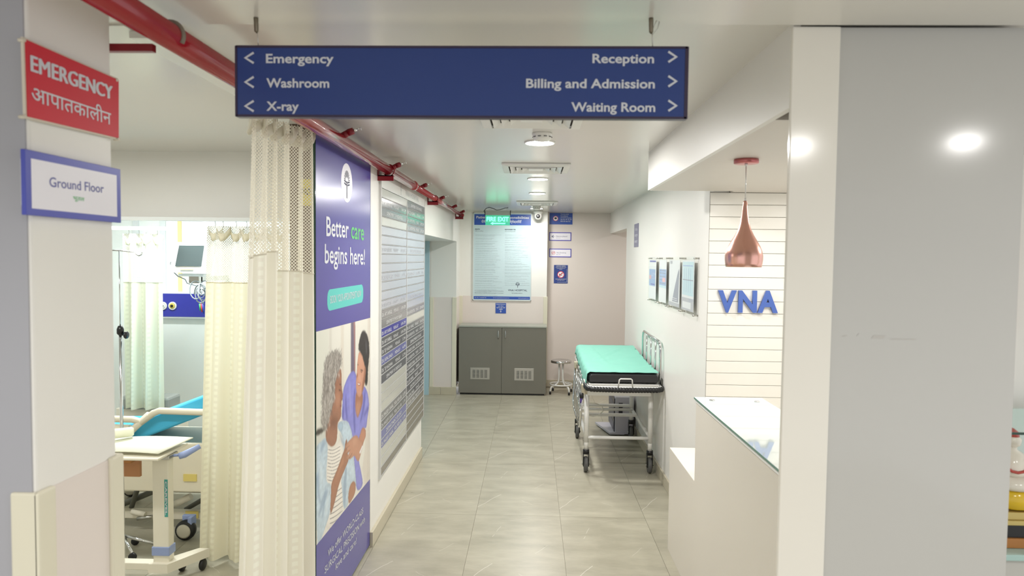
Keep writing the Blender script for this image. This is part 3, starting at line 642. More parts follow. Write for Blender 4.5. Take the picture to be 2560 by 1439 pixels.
# logo
def yzw(px, py): q = P(px, py, 'x', PX); return Vector((q.y, q.z))
c = yzw(867, 457); rx = (yzw(881, 457) - yzw(853.5, 457)).length / 2; rz = (yzw(867, 409) - yzw(867, 506)).length / 2
KK[0] = 2
flat([(c.x + rx * math.cos(k * PI / 20), c.y + rz * math.sin(k * PI / 20)) for k in range(40)], SIGNW, t, k=2, name='logo_disc')
def tree_logo(org, u, v, R, m, parent, nrm):
    """fan of leaf strokes over a double trunk and crossbars"""
    mb = MB(); org = Vector(org)
    def bar(a, b, w0, w1):
        a = Vector(a); b = Vector(b); d = (b - a).normalized(); n = Vector((-d.y, d.x)); q = [a - n * w0, a + n * w0, b + n * w1, b - n * w1]
        mb.prism([org + u * (p.x * R) + v * (p.y * R) for p in q], nrm * .0002)
    for k in range(11):
        a = PI * (.06 + .88 * k / 10); ca, sa = math.cos(a), math.sin(a)
        bar((ca * .3, .1 + sa * .25), (ca * .62, .1 + sa * .66), .012, .035)
    for x in (-.07, .07): bar((x, .1), (x, -.95), .03, .03)
    for s in (-1, 1):
        bar((s * .12, .02), (s * .6, .1), .045, .045); bar((s * .12, -.14), (s * .6, -.06), .045, .045)
    return mb.build('logo', m, parent)
tree_logo((PX + .0011, c.x, c.y), YV * .78, ZV * .78, rx * 1.02, INK, t, XV)
def pfit(s, xl, yl, xr, yr, cap, m=LETTER, bold=.01, k=3):
    a = pw(xl, yl, k); b = pw(xr, yr, k); a.x = b.x = PX + .0013; u = (b - a); return text(s, m, a, u, ZV - u.normalized() * u.normalized().z, cap, t, width=u.length, bold=bold)
hcap = P(820, 540, 'x', PX).z - P(820, 590, 'x', PX).z
pfit('Better', 816, 589, 872, 594, hcap, bold=.012)
pfit('care', 878, 595, 910, 600, hcap, GREEN, bold=.012)
pfit('begins here!', 812, 657, 912, 661, hcap * .98, bold=.012)
rr = [(818, 724), (908, 714), (908, 763), (818, 778)]
q0, q1, q2, q3 = [yzw(*p) for p in rr]; y0_, y1_ = q0.x, q1.x; z0_, z1_ = q3.y, q0.y; rad = .045
pts = []
for (cx_, cz_, a0) in ((y1_ - rad, z1_ - rad, 0), (y0_ + rad, z1_ - rad, 90), (y0_ + rad, z0_ + rad, 180), (y1_ - rad, z0_ + rad, 270)):
    for k in range(7): a = math.radians(a0 + 15 * k); pts.append((cx_ + rad * math.cos(a), cz_ + rad * math.sin(a)))
flat(pts, TEAL, t, k=2, name='button_print')
text('BOOK YOUR APPOINTMENT NOW', LETTER, (PX + .0012, y0_ + .05, (z0_ + z1_) / 2 - .018), YV, ZV, .04, t, width=y1_ - y0_ - .1, bold=.0)
pfit('We offer WORLD-CLASS', 820, 1392, 908, 1281, .036)
pfit('SURGICAL PRECISION with', 812, 1434, 912, 1303, .036)
pfit('love and care!', 839, 1424, 891, 1357, .036)

# ------------------------------------------------------------------ directory board
t = thing('directory_board', 'tall wall directory board with grey, white and blue doctor name plates in two columns', 'sign board', (-1.0, 5.35, 1.3))
dy0, dyd, dy1 = 4.45, 5.362, 6.235; dz0, dz1, dh = .365, 2.375, 2.283
ALU = mat('directory_aluminium', (214, 214, 212), .3, metal=.2)
MB().box(-1.0, -.992, dy0 - .012, dy1 + .012, dz0 - .012, dz1 + .005).build('backboard', mat('directory_back', (212, 212, 208), .3), t)
MB().box(-.992, -.984, dy0 - .012, dy0, dz0 - .012, dz1).box(-.992, -.984, dy1, dy1 + .012, dz0 - .012, dz1).box(-.992, -.984, dyd - .006, dyd + .006, dz0, dh).box(-.992, -.983, dy0, dy1, dh - .004, dh + .004).build('frame', ALU, t)
MB().box(-.992, -.988, dy0, dy1, dh + .005, dz1).build('header_panel', mat('header_white', (226, 226, 220), .3), t)
text('VNA HOSPITAL', mat('etched_text', (196, 200, 198), .3), (-.9872, 5.3, 2.305), YV, ZV, .045, t, width=.62, bold=.015)
tree_logo((-.9872, 5.12, 2.33), YV, ZV, .045, MATS['etched_text'], t, XV)
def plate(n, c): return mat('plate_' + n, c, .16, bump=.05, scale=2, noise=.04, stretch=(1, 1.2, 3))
PLM = {'s': plate('silver_reflection', (176, 180, 190)), 'g': plate('grey', (132, 132, 134)), 'd': plate('dark_grey', (104, 106, 112)), 'b': plate('blue', (70, 72, 160)),  # lighter middle rows: bright reflection put into the plate colour
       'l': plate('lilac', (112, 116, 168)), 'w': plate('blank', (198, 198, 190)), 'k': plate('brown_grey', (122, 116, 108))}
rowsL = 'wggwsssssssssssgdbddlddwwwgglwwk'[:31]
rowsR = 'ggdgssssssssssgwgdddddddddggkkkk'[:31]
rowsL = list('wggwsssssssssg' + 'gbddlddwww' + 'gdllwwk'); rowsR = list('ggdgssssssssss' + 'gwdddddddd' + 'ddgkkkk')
pitch = (dh - .004 - dz0) / 31
names = ['DR. ARTI SHERGIL      MON-SAT        11AM-12PM', 'DR. JASPAL SINGH       MON-SAT        4-6 PM', 'DR. N. KAPOOR MITTAL      MON-SAT      12.30PM-3.30PM', 'DR. PRADEEP S. BANSAL    MON, WED & FRI    12-1PM', 'DR. TEJ WADHWA         MON-SAT        5-7 PM']
depts = ['DEPARTMENT OF ORTHOPAEDICS', 'DEPARTMENT OF PHYSIOTHERAPY', 'DEPARTMENT OF CARDIOLOGY', 'DEPARTMENT OF ENT', 'DEPARTMENT OF PAEDIATRICS']
TXT = mat('plate_text', (226, 226, 226), .4)
base = {}
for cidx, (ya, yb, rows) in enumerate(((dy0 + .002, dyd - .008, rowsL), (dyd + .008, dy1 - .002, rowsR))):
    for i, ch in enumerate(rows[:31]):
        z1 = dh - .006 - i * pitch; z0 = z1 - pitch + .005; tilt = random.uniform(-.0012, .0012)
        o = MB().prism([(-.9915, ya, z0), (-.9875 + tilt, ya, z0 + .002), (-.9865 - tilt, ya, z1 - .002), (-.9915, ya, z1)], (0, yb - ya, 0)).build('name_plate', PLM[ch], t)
        xf = -.986 + abs(tilt)
        MB().box(-.991, -.9855, ya, yb, z0 - .0045, z0 - .0015).build('divider_strip', mat('divider_alu', (186, 186, 184), .45), t)
        if ch in 'wk' and i > 3 or (ch == 'w'): continue
        if (i + cidx * 2) % 6 == 2: s = random.choice(depts); a0, wd = ya + .16, .55
        else: s = random.choice(names) if not (cidx == 0 and ch == 'b') else names[0]; a0, wd = ya + .02, (yb - ya) * .93
        if ch == 's' and i % 3: continue
        text(s, TXT if ch in 'bdgl' else mat('plate_text_soft', (198, 200, 206), .4), (xf, a0, z0 + .014), YV, ZV, .024, o, width=wd)

# ------------------------------------------------------------------ patient rights poster
t = thing('rights_poster', 'tall pale blue patient rights and responsibilities poster on the far wall behind the exit sign', 'poster', (-.42, 9.45, 1.85))
FY = 9.447
a = P(1183, 531, 'y', FY); b = P(1328, 752, 'y', FY)
rx0, rx1, rz0, rz1 = a.x, b.x, b.z, a.z
MB().box(rx0, rx1, FY - .012, FY, rz0, rz1, bev=.002).build('board', mat('poster_pale', (198, 218, 222), .35), t)
MB().box(rx0, rx1, FY - .016, FY - .012, rz1 - .012, rz1).box(rx0, rx1, FY - .016, FY - .012, rz0, rz0 + .01).box(rx0, rx0 + .01, FY - .016, FY - .012, rz0, rz1).box(rx1 - .01, rx1, FY - .016, FY - .012, rz0, rz1).build('frame', mat('poster_frame', (214, 216, 212), .3), t)
pf = FY - .0125
hb = P(1200, 562, 'y', FY).z
MB().box(rx0 + .018, rx1 - .018, pf - .0005, pf, hb, rz1 - .022).build('header_band', SBLUE, t)
MB().box(rx0 + .018, rx1 - .018, pf - .0005, pf, rz0 + .018, rz0 + .058).build('footer_band', SBLUE, t)
W_ = rx1 - rx0
text('Patient Rights & Responsibilities', LETTER, (rx0 + .045, pf - .001, hb + .09), XV, ZV, .034, t, width=W_ - .09, bold=.025)
text('रोगी के अधिकार एवं जिम्मेदारियाँ', LETTER, (rx0 + .115, pf - .001, hb + .03), XV, ZV, .034, t, width=W_ - .26, bold=.015)
text('RIGHTS', INK, (rx0 + .03, pf - .001, hb - .066), XV, ZV, .014, t, bold=.02)
text('रोगी के अधिकार', INKG, (rx0 + .03, pf - .001, hb - .093), XV, ZV, .014, t)
text('RESPONSIBILITIES', INK, (rx0 + .44, pf - .001, hb - .066), XV, ZV, .014, t, bold=.02)
text('रोगी की जिम्मेदारियाँ', INKG, (rx0 + .44, pf - .001, hb - .093), XV, ZV, .014, t)
words = 'the patient has the right to care and respect information consent privacy records and safe treatment at all times in the hospital for family and visitors please follow rules'.split()
random.seed(5)
for (x0, zlim, nn, mw) in ((rx0 + .035, 0, 27, .38), (rx0 + .445, 0, 21, .36)):
    z = hb - .14
    for q in range(nn):
        lines = random.choice((1, 1, 2))
        for r in range(lines):
            n = random.randint(7, 12); s = ' '.join(random.choice(words) for _ in range(n))
            text(s, INKG, (x0, pf - .001, z), XV, ZV, .0085, t, width=mw * random.uniform(.6, 1), name='text_line'); z -= .016
        z -= .012
tree_logo((P(1294, 712, 'y', FY).x, pf - .001, P(1294, 711, 'y', FY).z), XV, ZV, .045, INK, t, -YV)
la = P(1270, 727, 'y', FY); lb = P(1318, 727, 'y', FY)
text('VNA HOSPITAL', INK, (la.x, pf - .001, la.z), XV, ZV, .026, t, width=lb.x - la.x, bold=.005)
text('Super speciality healthcare', INK, (la.x + .05, pf - .001, la.z - .032), XV, ZV, .012, t, width=.15)
for q in range(2): text('You can reach our complaint redressal committee for any queries', INK, (rx0 + .03, pf - .001, rz0 + .1 - q * .028 + .03), XV, ZV, .009, t, width=.4)
text('Tel: +91 11 43350097 98', LETTER, (rx0 + .03, pf - .001, rz0 + .033), XV, ZV, .012, t, width=.16)
text('E-mail: hospital@vnahospital.com', LETTER, (rx0 + .29, pf - .001, rz0 + .033), XV, ZV, .012, t, width=.22)
text('www.vnahospital.com', LETTER, (rx1 - .18, pf - .001, rz0 + .033), XV, ZV, .012, t, width=.15)
# small notice under the poster
def wall_sign(name, lab, x0, y0, x1, y1, Y, m, border=None, bw=.012, cat='sign'):
    a = P(x0, y0, 'y', Y); b = P(x1, y1, 'y', Y); tt = thing(name, lab, cat, ((a.x + b.x) / 2, Y, (a.z + b.z) / 2))
    MB().box(a.x, b.x, Y - .004, Y, b.z, a.z).build('panel', border or m, tt)
    if border: MB().box(a.x + bw, b.x - bw, Y - .005, Y - .004, b.z + bw, a.z - bw).build('face', m, tt)
    return tt, a, b
t, a, b = wall_sign('notice_sign', 'small square blue notice with a white down arrow, above the grey cabinet', 1239, 757, 1265, 783, 9.447, SBLUE)
y_ = 9.4425; cx = (a.x + b.x) / 2; H_ = a.z - b.z
for i, s in enumerate(('Kindly Remove', 'your Shoes', 'कृपया जूते यहाँ', 'निकालें')): text(s, LETTER, (cx, y_, a.z - .022 - i * .024), XV, ZV, .013, t, align='c', width=(.125, .075, .12, .05)[i], bold=.02)
MB().prism([(cx - .003, y_, b.z + .03), (cx - .003, y_, b.z + .048), (cx + .003, y_, b.z + .048), (cx + .003, y_, b.z + .03), (cx + .012, y_, b.z + .03), (cx, y_, b.z + .01), (cx - .012, y_, b.z + .03)][::-1], (0, .0005, 0)).build('arrow', LETTER, t)
GY = 9.699
def ring(mb, c, r0, r1, y, n=28):
    for k in range(n):
        a0, a1 = 2 * PI * k / n, 2 * PI * (k + 1) / n
        mb.poly([(c[0] + r0 * math.cos(a0), y, c[1] + r0 * math.sin(a0)), (c[0] + r1 * math.cos(a0), y, c[1] + r1 * math.sin(a0)), (c[0] + r1 * math.cos(a1), y, c[1] + r1 * math.sin(a1)), (c[0] + r0 * math.cos(a1), y, c[1] + r0 * math.sin(a1))])
    return mb
def disc(mb, c, r, y, n=28, sx=1): mb.poly([(c[0] + sx * r * math.cos(2 * PI * k / n), y, c[1] + r * math.sin(2 * PI * k / n)) for k in range(n)]); return mb
PRED = mat('prohibition_red', (214, 48, 60), .4)
t, a, b = wall_sign('camera_notice', 'blue camera surveillance sign at the top of the far right wall', 1374, 532, 1431, 561, GY, SBLUE)
c = P(1389, 546, 'y', GY); y_ = GY - .0045
disc(MB(), (c.x, c.z), .034, y_ - .0003).build('symbol_disc', SIGNW, t); ring(MB(), (c.x, c.z), .031, .037, y_ - .0006).build('symbol_ring', PRED, t)
disc(MB(), (c.x, c.z + .004), .014, y_ - .0009, sx=1.3).build('camera_symbol', BLKPL, t)
for i, s in enumerate(('You are under', 'Surveillance', 'of CCTV Camera', 'आप सी॰ सी॰ टी॰ वी॰', 'कैमरे की नज़र में हैं')): text(s, LETTER, (c.x + .068, y_ - .001, a.z - .022 - i * .0255), XV, ZV, .014, t, width=(.12, .105, .155, .16, .14)[i], bold=.02)
for (y0, y1, s, lab, w_) in ((580, 602, 'Silence please!', 'white silence please sign with a violet border, above the no smoking sign', .16), (621, 643, 'No Smoking', 'white no smoking sign with a violet border, below the silence sign', .13)):
    t, a, b = wall_sign('notice_sign', lab, 1373, y0, 1428, y1, GY, SIGNW, VIOLET)
    cz = (a.z + b.z) / 2; gm_ = mat('sign_text_grey', (132, 134, 160), .5)
    text(s, gm_, (a.x + (.098 if w_ > .15 else .108), y_ - .001, cz - .004), XV, ZV, .017, t, width=w_, bold=.01)
    text('कृपया शांत रहें' if w_ > .15 else 'धूम्रपान निषेध', gm_, (a.x + .1, y_ - .001, cz - .026), XV, ZV, .009, t, width=.06)
    if w_ < .15:
        ring(MB(), (a.x + .06, cz), .022, .026, y_ - .001).build('symbol_ring', mat('soft_red', (196, 92, 96), .5), t)
        MB().prism([(a.x + .044, y_ - .001, cz - .018), (a.x + .047, y_ - .001, cz - .021), (a.x + .077, y_ - .001, cz + .017), (a.x + .074, y_ - .001, cz + .02)], (0, .0004, 0)).build('slash', MATS['soft_red'], t)
        MB().box(a.x + .034, a.x + .086, y_ - .0006, y_ - .0003, cz - .003, cz + .003).build('cigarette', MATS['soft_red'], t)
    else:
        MB().prism([(a.x + .035, y_ - .001, cz - .009), (a.x + .046, y_ - .001, cz - .009), (a.x + .062, y_ - .001, cz - .024), (a.x + .062, y_ - .001, cz + .024), (a.x + .046, y_ - .001, cz + .009), (a.x + .035, y_ - .001, cz + .009)], (0, .0004, 0)).build('speaker_symbol', gm_, t)
        MB().box(a.x + .07, a.x + .085, y_ - .001, y_ - .0006, cz - .002, cz + .002).build('sound_symbol', gm_, t)
t, a, b = wall_sign('shoe_notice', 'dark blue no shoes poster, lowest sign on the far right wall', 1385, 662, 1419, 708, GY, mat('shoe_poster_blue', (40, 66, 140), .35, noise=.3, scale=4), cat='poster')
c = P(1402, 686, 'y', GY)
disc(MB(), (c.x, c.z), .043, y_ - .0003).build('symbol_disc', SIGNW, t); ring(MB(), (c.x, c.z), .040, .048, y_ - .0006).build('symbol_ring', PRED, t)
m = MB(); disc(m, (c.x - .014, c.z + .002), .011, y_ - .0007, sx=.8); disc(m, (c.x - .012, c.z - .02), .007, y_ - .0007); disc(m, (c.x + .014, c.z + .016), .011, y_ - .0007, sx=.8); disc(m, (c.x + .012, c.z - .008), .007, y_ - .0007); m.build('shoe_print_symbol', BLKPL, t)
MB().prism([(c.x - .034, y_ - .001, c.z - .026), (c.x - .028, y_ - .001, c.z - .033), (c.x + .034, y_ - .001, c.z + .026), (c.x + .028, y_ - .001, c.z + .033)], (0, .0004, 0)).build('slash', PRED, t)
for i, (s, w_) in enumerate((('NOTICE (सूचना)', .13), ('KINDLY TAKE OFF YOUR', .15), ('SHOES BEFORE YOU', .12), ('ENTER', .04))): text(s, LETTER, (c.x, y_ - .001, a.z - .02 - i * .015), XV, ZV, .011 if i == 0 else .007, t, width=w_, align='c', bold=.02)
for i, (s, w_) in enumerate((('कृपया प्रवेश करने से पहले', .15), ('अपने जूते उतार दें', .1))): text(s, LETTER, (c.x, y_ - .001, c.z - .068 - i * .014), XV, ZV, .009, t, width=w_, align='c', bold=.015)
MB().box(b.x - .014, b.x - .011, y_ - .0006, y_ - .0003, b.z + .018, a.z - .06).box(a.x + .05, b.x - .011, y_ - .0006, y_ - .0003, b.z + .016, b.z + .019).build('border_line', LETTER, t)

# ------------------------------------------------------------------ grey cabinet
t = thing('cabinet', 'grey two-door low cabinet with steel vents against the far wall', 'cabinet', (-.38, 9.24, 0))
c0, c1, cy0, cy1, chh = -.965, .205, 9.035, 9.43, .925
MB().box(c0 + .006, c1 - .006, cy0 + .022, cy1, .03, chh - .02).build('body', GREYCAB, t)
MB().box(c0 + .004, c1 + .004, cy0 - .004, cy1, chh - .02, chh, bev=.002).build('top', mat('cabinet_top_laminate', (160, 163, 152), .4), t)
MB().box(c0 + .02, c1 - .02, cy0 + .04, cy1 - .03, .0, .03).build('plinth', BLKPL, t)
mid = P(1254, 900, 'y', cy0).x
for k, (x0, x1, hx, v0) in enumerate(((c0 + .004, mid - .002, mid - .045, 1176), (mid + .002, c1, mid + .05, 1286))):
    d = MB().box(x0, x1, cy0, cy0 + .02, .025, chh - .024, bev=.0015).build('door', GREYCAB, t)
    MB().tube([(hx, cy0, .86), (hx, cy0 - .022, .862), (hx, cy0 - .028, .85), (hx, cy0 - .028, .78), (hx, cy0 - .022, .768), (hx, cy0, .77)], [.009, .008, .006, .006, .008, .009], 10).build('handle', CHROME, d)
    va = P(v0, 918 if k == 0 else 920, 'y', cy0); vb = P(v0 + 48, 948 if k == 0 else 951, 'y', cy0)
    gp = MB().box(va.x, vb.x, cy0 - .004, cy0, vb.z, va.z, bev=.001).build('vent_plate', STEEL, d)
    gw = (vb.x - va.x)
    sl_ = MB()
    for cc in range(4):
        for r in range(10):
            xs = va.x + gw * (.11 + cc * .205); zs = vb.z + .024 + r * .0108
            sl_.box(xs, xs + gw * .15, cy0 - .0046, cy0 - .0039, zs, zs + .005)
    s_ = sl_.build('vent_slot', mat('slot_dark', (58, 58, 54), .7), d); s_['kind'] = 'stuff'

# ------------------------------------------------------------------ stool
t = thing('stool', 'round steel-topped stool with white legs, between the grey cabinet and the trolley', 'stool', (.415, 9.25, 0))
sx_, sy_ = .415, 9.25; szt = .45
MB().lathe((sx_, sy_, szt), [(.001, 0), (.13, 0), (.14, -.004), (.143, -.03), (.138, -.03), (.136, -.008), (.001, -.008)], 36).build('seat', CHROME, t)
for k in range(4):
    a = math.radians(35 + 90 * k); ca, sa = math.cos(a), math.sin(a)
    pts = [(.035, szt - .01), (.035, .22), (.045, .16), (.09, .115), (.13, .11), (.165, .095), (.178, .06), (.18, .03)]
    lg = MB().tube([(sx_ + r * ca, sy_ + r * sa, z) for r, z in pts], .0115, 10).build('leg', WHITE, t)
    MB().cyl((sx_ + .18 * ca, sy_ + .18 * sa, 0), (sx_ + .18 * ca, sy_ + .18 * sa, .04), .014, 12).build('rubber_foot', BLACK, lg)
MB().tube([(sx_ + .15 * math.cos(k * PI / 16), sy_ + .15 * math.sin(k * PI / 16), .125) for k in range(32)], .009, 8, closed=True).build('foot_ring', WHITE, t)

# ------------------------------------------------------------------ trolley (gurney)
t = thing('stretcher_trolley', 'white patient trolley with black mattress and side rails parked along the right wall', 'trolley', (.76, 6.35, 0))
gx0, gx1, gy0, gy1 = .485, 1.03, 5.82, 6.93
TR = .021
def caster(x, y, lab=None):
    c = MB().cyl((x, y, .165), (x, y, .195), .028, 14).box(x - .026, x - .020, y - .02, y + .03, .05, .165, bev=.002).box(x + .020, x + .026, y - .02, y + .03, .05, .165, bev=.002).box(x - .026, x + .026, y - .02, y + .02, .155, .168, bev=.002).build('caster', BLKPL, t)
    MB().lathe((x, y + .005, .066), [(.001, -.016), (.045, -.017), (.06, -.016), (.066, -.009), (.066, .009), (.06, .016), (.045, .017), (.001, .016)], 28, 'x').build('wheel', mat('wheel_grey', (92, 92, 90), .6), c)
    MB().cyl((x - .034, y + .005, .066), (x + .034, y + .005, .066), .008, 8).build('axle', STEEL, c)
for x in (gx0, gx1):
    for y in (gy0, gy1):
        lg = MB().tube([(x, y, .195), (x, y, .30)], .019, 14).tube([(x, y, .26), (x, y, .69)], TR, 14).build('leg', WHITE, t); caster(x, y)
m = MB()
for y in (gy0, gy1): m.tube([(gx0, y, .30), (gx1, y, .30)], .015, 12).box(gx0, gx1, y - .02, y + .02, .665, .705, bev=.004)
for x in (gx0, gx1): m.tube([(x, gy0, .31), (x, gy1, .31)], .015, 12).box(x - .02, x + .02, gy0, gy1 + .0, .665, .705, bev=.004)
m.tube([(gx0, gy1 - .12, .325), (gx1, gy1 - .12, .325)], .012, 10)
m.build('frame', WHITE, t)
MB().box(gx0 - .005, gx1 + .005, gy1 - .36, gy1 - .30, .31, .33, bev=.003).build('shelf_bar', WHITE, t)
MB().box(gx0, gx1, gy1 - .02, gy1 + .03, .33, .352, bev=.003).build('shelf_bar', WHITE, t)
dk = MB().tube([(.47, 7.12, .80), (.47, 5.62, .78), (.475, 5.585, .78), (.51, 5.56, .78), (1.03, 5.56, .78), (1.07, 5.585, .78), (1.075, 5.62, .78), (1.075, 7.12, .80)], .013, 12).build('top_rail', WHITE, t)
MB().box(.485, 1.06, 5.62, 7.08, .785, .797).build('deck', WHITE, t)
MB().box(.50, 1.03, 5.85, 6.9, .70, .785, bev=.01).build('under_frame', mat('frame_grey', (196, 192, 180), .5), t)
# black spiral bumper around the near end
bp = [(a_, b_, c_ + .018) for a_, b_, c_ in [(.462, 5.72, .755), (.462, 5.62, .755), (.472, 5.57, .752), (.505, 5.545, .75), (.77, 5.535, .748), (1.03, 5.545, .75), (1.068, 5.57, .752), (1.08, 5.62, .755), (1.08, 5.7, .755)]]
dense = []
for a_, b_ in zip(bp, bp[1:]):
    n = max(2, int((Vector(b_) - Vector(a_)).length / .006))
    for k in range(n): dense.append(Vector(a_).lerp(Vector(b_), k / n))
MB().tube(dense, [.0195 if (i // 2) % 2 else .0225 for i in range(len(dense))], 12).build('bumper', BLACK, t)
MB().tube([(.715, 5.545, .79), (.722, 5.53, .852), (.732, 5.528, .86), (.815, 5.528, .86), (.825, 5.53, .852), (.832, 5.545, .79)], .0055, 10).build('push_handle', WHITE, t)
# mattress, head end slightly raised
def matt_z(y): return .885 + max(0, (y - 6.2)) * .045
m = MB(); rows = []
NY = 20
for i in range(NY + 1):
    y = 5.64 + (7.10 - 5.64) * i / NY; top = matt_z(y); inset = .0; e = .0
    if i in (0, NY): inset = .012; e = .012
    pr = [(.487 + inset, .80 + e), (.478 + inset, .815 + e), (.478 + inset, top - .02 - e), (.49 + inset, top - .003 - e), (.51 + inset, top - e), (1.04 - inset, top - e), (1.058 - inset, top - .004 - e), (1.068 - inset, top - .02 - e), (1.068 - inset, .815 + e), (1.06 - inset, .80 + e)]
    rows.append([m.bm.verts.new((x, y, z)) for x, z in pr])
for R0, R1 in zip(rows, rows[1:]):
    for k in range(10): f = m.bm.faces.new((R0[k], R0[(k + 1) % 10], R1[(k + 1) % 10], R1[k]))
m.bm.faces.new(rows[0]); m.bm.faces.new(rows[-1][::-1])
o = m.build('mattress', mat('black_vinyl', (44, 44, 46), .3, bump=.15, scale=6), t); bm_ = o.modifiers.new('bev', 'BEVEL'); bm_.width = .004; bm_.segments = 2; bm_.limit_method = 'ANGLE'
# side rails
m = MB(); yl0, yl1 = 5.68, 6.62; lx_ = .44
ra = [(lx_ - .006, yl1, .80), (lx_ - .012, yl1 + .01, .60), (lx_ - .02, yl1 - .0, .45), (lx_ - .02, yl1 - .1, .40), (lx_ - .02, yl0 + .1, .40), (lx_ - .02, yl0, .44), (lx_ - .01, yl0 - .0, .6), (lx_, yl0, .72)]
m.tube(ra, .009, 10)
for k in range(5): y = yl0 + .15 + k * .16; m.tube([(lx_ + .004, y, .76), (lx_ - .02, y - .02, .40)], .006, 8)
m.tube([(lx_ + .006, yl0 + .02, .765), (lx_ + .006, yl1, .80)], .009, 10)
m.tube([(lx_ - .01, yl1, .66), (lx_ - .012, yl0 + .02, .52)], .005, 8)
m.build('side_rail', CHROME, t, label='chrome side rail folded down on the corridor side')
MB().box(lx_ - .016, lx_ + .03, yl1 - .03, yl1 + .03, .77, .83, bev=.004).box(lx_ - .012, lx_ + .035, yl0 - .015, yl0 + .045, .70, .78, bev=.004).build('rail_bracket', mat('bracket_beige', (188, 180, 156), .5), t)
MB().lathe((lx_ - .012, yl0 - .005, .69), [(.001, -.016), (.022, -.016), (.026, -.01), (.026, .01), (.022, .016), (.001, .016)], 14, 'x').build('clamp_knob', BLACK, t)
MB().box(.455, .478, 5.60, 5.64, .745, .78, bev=.003).build('corner_stop', BLACK, t)
MB().tube([(lx_ - .012, yl0 - .005, .67), (lx_ - .018, yl0 - .01, .64), (lx_ - .022, yl0 - .012, .625)], [.012, .008, .003], 8).build('strap', mat('purple_strap', (84, 62, 138), .6), t)
m = MB(); xr = 1.075; ys0, ys1 = 5.66, 6.56
m.tube([(xr, ys0, .80), (xr, ys0, 1.08), (xr, ys0 + .02, 1.12), (xr, ys0 + .06, 1.145), (xr, ys1 - .06, 1.15), (xr, ys1 - .02, 1.13), (xr, ys1, 1.09), (xr, ys1, .80)], .011, 12)
for k in range(1, 4): y = ys0 + k * (ys1 - ys0) / 4 ; m.tube([(xr, y, .80), (xr, y, 1.146)], .008, 10)
m.build('side_rail', CHROME, t, label='chrome side rail raised against the wall')
hl = MB().tube([(.50 + .0, 6.5, .44), (.52, 6.5, .38), (.56, 6.5, .335), (.6, 6.48, .33), (.66, 6.46, .35), (.69, 6.44, .39), (.68, 6.42, .44), (.62, 6.4, .47), (.54, 6.4, .47), (.50, 6.42, .44)], .006, 8).build('looped_tube', mat('clear_tube', (232, 230, 220), .3), t)
# green sheet lying on the mattress
m = MB(); sheet_rows = []
random.seed(11)
NX, NYs = 36, 60
prof = []
def sheet_pt(i, j):
    y = 5.665 + (7.115 - 5.665) * j / NYs; top = matt_z(y) + .004
    s = i / NX * .83            # metres across: hangs on the left, flat on top
    hang = .115 - .05 * math.sin(j / NYs * PI * .5) + .008 * math.sin(j * .9)
    if s < hang: x = .474 - .012 * (1 - s / hang) - .004 * math.sin(j * .7); z = top - .012 - (hang - s)
    elif s < hang + .02: q = (s - hang) / .02; x = .474 + .016 * q; z = top - .012 + .012 * q
    else: x = .49 + (s - hang - .02); z = top
    x = min(x, 1.064)
    wr = .0025 * math.sin(x * 31 + y * 12) * math.sin(y * 9 - x * 17)
    # creases
    for (xa, ya, xb, yb, h) in ((.49, 5.98, 1.05, 6.02, .006), (.62, 6.35, .9, 6.9, .008), (.60, 7.05, .68, 6.1, .006), (.68, 6.3, 1.04, 6.5, .005), (.55, 5.8, .62, 6.4, .004), (.8, 5.72, 1.04, 5.95, .004), (.5, 6.6, .8, 6.75, .004)):
        dx, dy = xb - xa, yb - ya; L_ = math.hypot(dx, dy); tt = ((x - xa) * dx + (y - ya) * dy) / L_; dd = abs((x - xa) * dy - (y - ya) * dx) / L_
        if -.03 < tt < L_ + .03: wr += 1.9 * h * math.exp(-(dd / .012) ** 2)
    if s > hang + .02: z += abs(wr) + .001
    else: x -= abs(wr)
    if j == 0: z -= .002
    return (x, y, z)
for j in range(NYs + 1): sheet_rows.append([m.bm.verts.new(sheet_pt(i, j)) for i in range(NX + 1)])
for j in range(NYs):
    for i in range(NX): f = m.bm.faces.new((sheet_rows[j][i], sheet_rows[j][i + 1], sheet_rows[j + 1][i + 1], sheet_rows[j + 1][i])); f.smooth = True
o = m.build('bed_sheet', SHEET); md = o.modifiers.new('s', 'SOLIDIFY'); md.thickness = .002; md.offset = 1
tag(o, 'creased sea-green sheet spread over the black mattress of the trolley', 'sheet')

# white cabinet with dark grilles behind the trolley
t = thing('stabiliser_cabinet', 'white floor-standing equipment box with dark front grilles, on the floor behind the trolley', 'equipment', (.97, 7.32, 0))
MB().box(.885, 1.078, 7.06, 7.6, .01, .40, bev=.006).build('body', mat('equipment_white', (206, 204, 214), .35), t)
MB().box(.876, .885, 7.08, 7.58, .03, .38).build('front_panel', mat('dark_grille', (54, 54, 66), .3), t)
for zz_ in (.06, .16, .26):
    MB().box(.873, .876, 7.1, 7.56, zz_, zz_ + .07).build('grille', mat('grille_grey', (96, 96, 110), .4), t)
MB().box(.92, .96, 7.054, 7.06, .22, .34).build('side_vent', MATS['dark_grille'], t)
MB().box(1.03, 1.04, 7.054, 7.06, .30, .325).build('switch', BLKPL, t)
MB().prism([(.83, 7.04, .012), (.98, 7.04, .012), (.98, 7.5, .012), (.72, 7.5, .012)], (0, 0, .02)).build('drip_tray', MATS['equipment_white'], t)

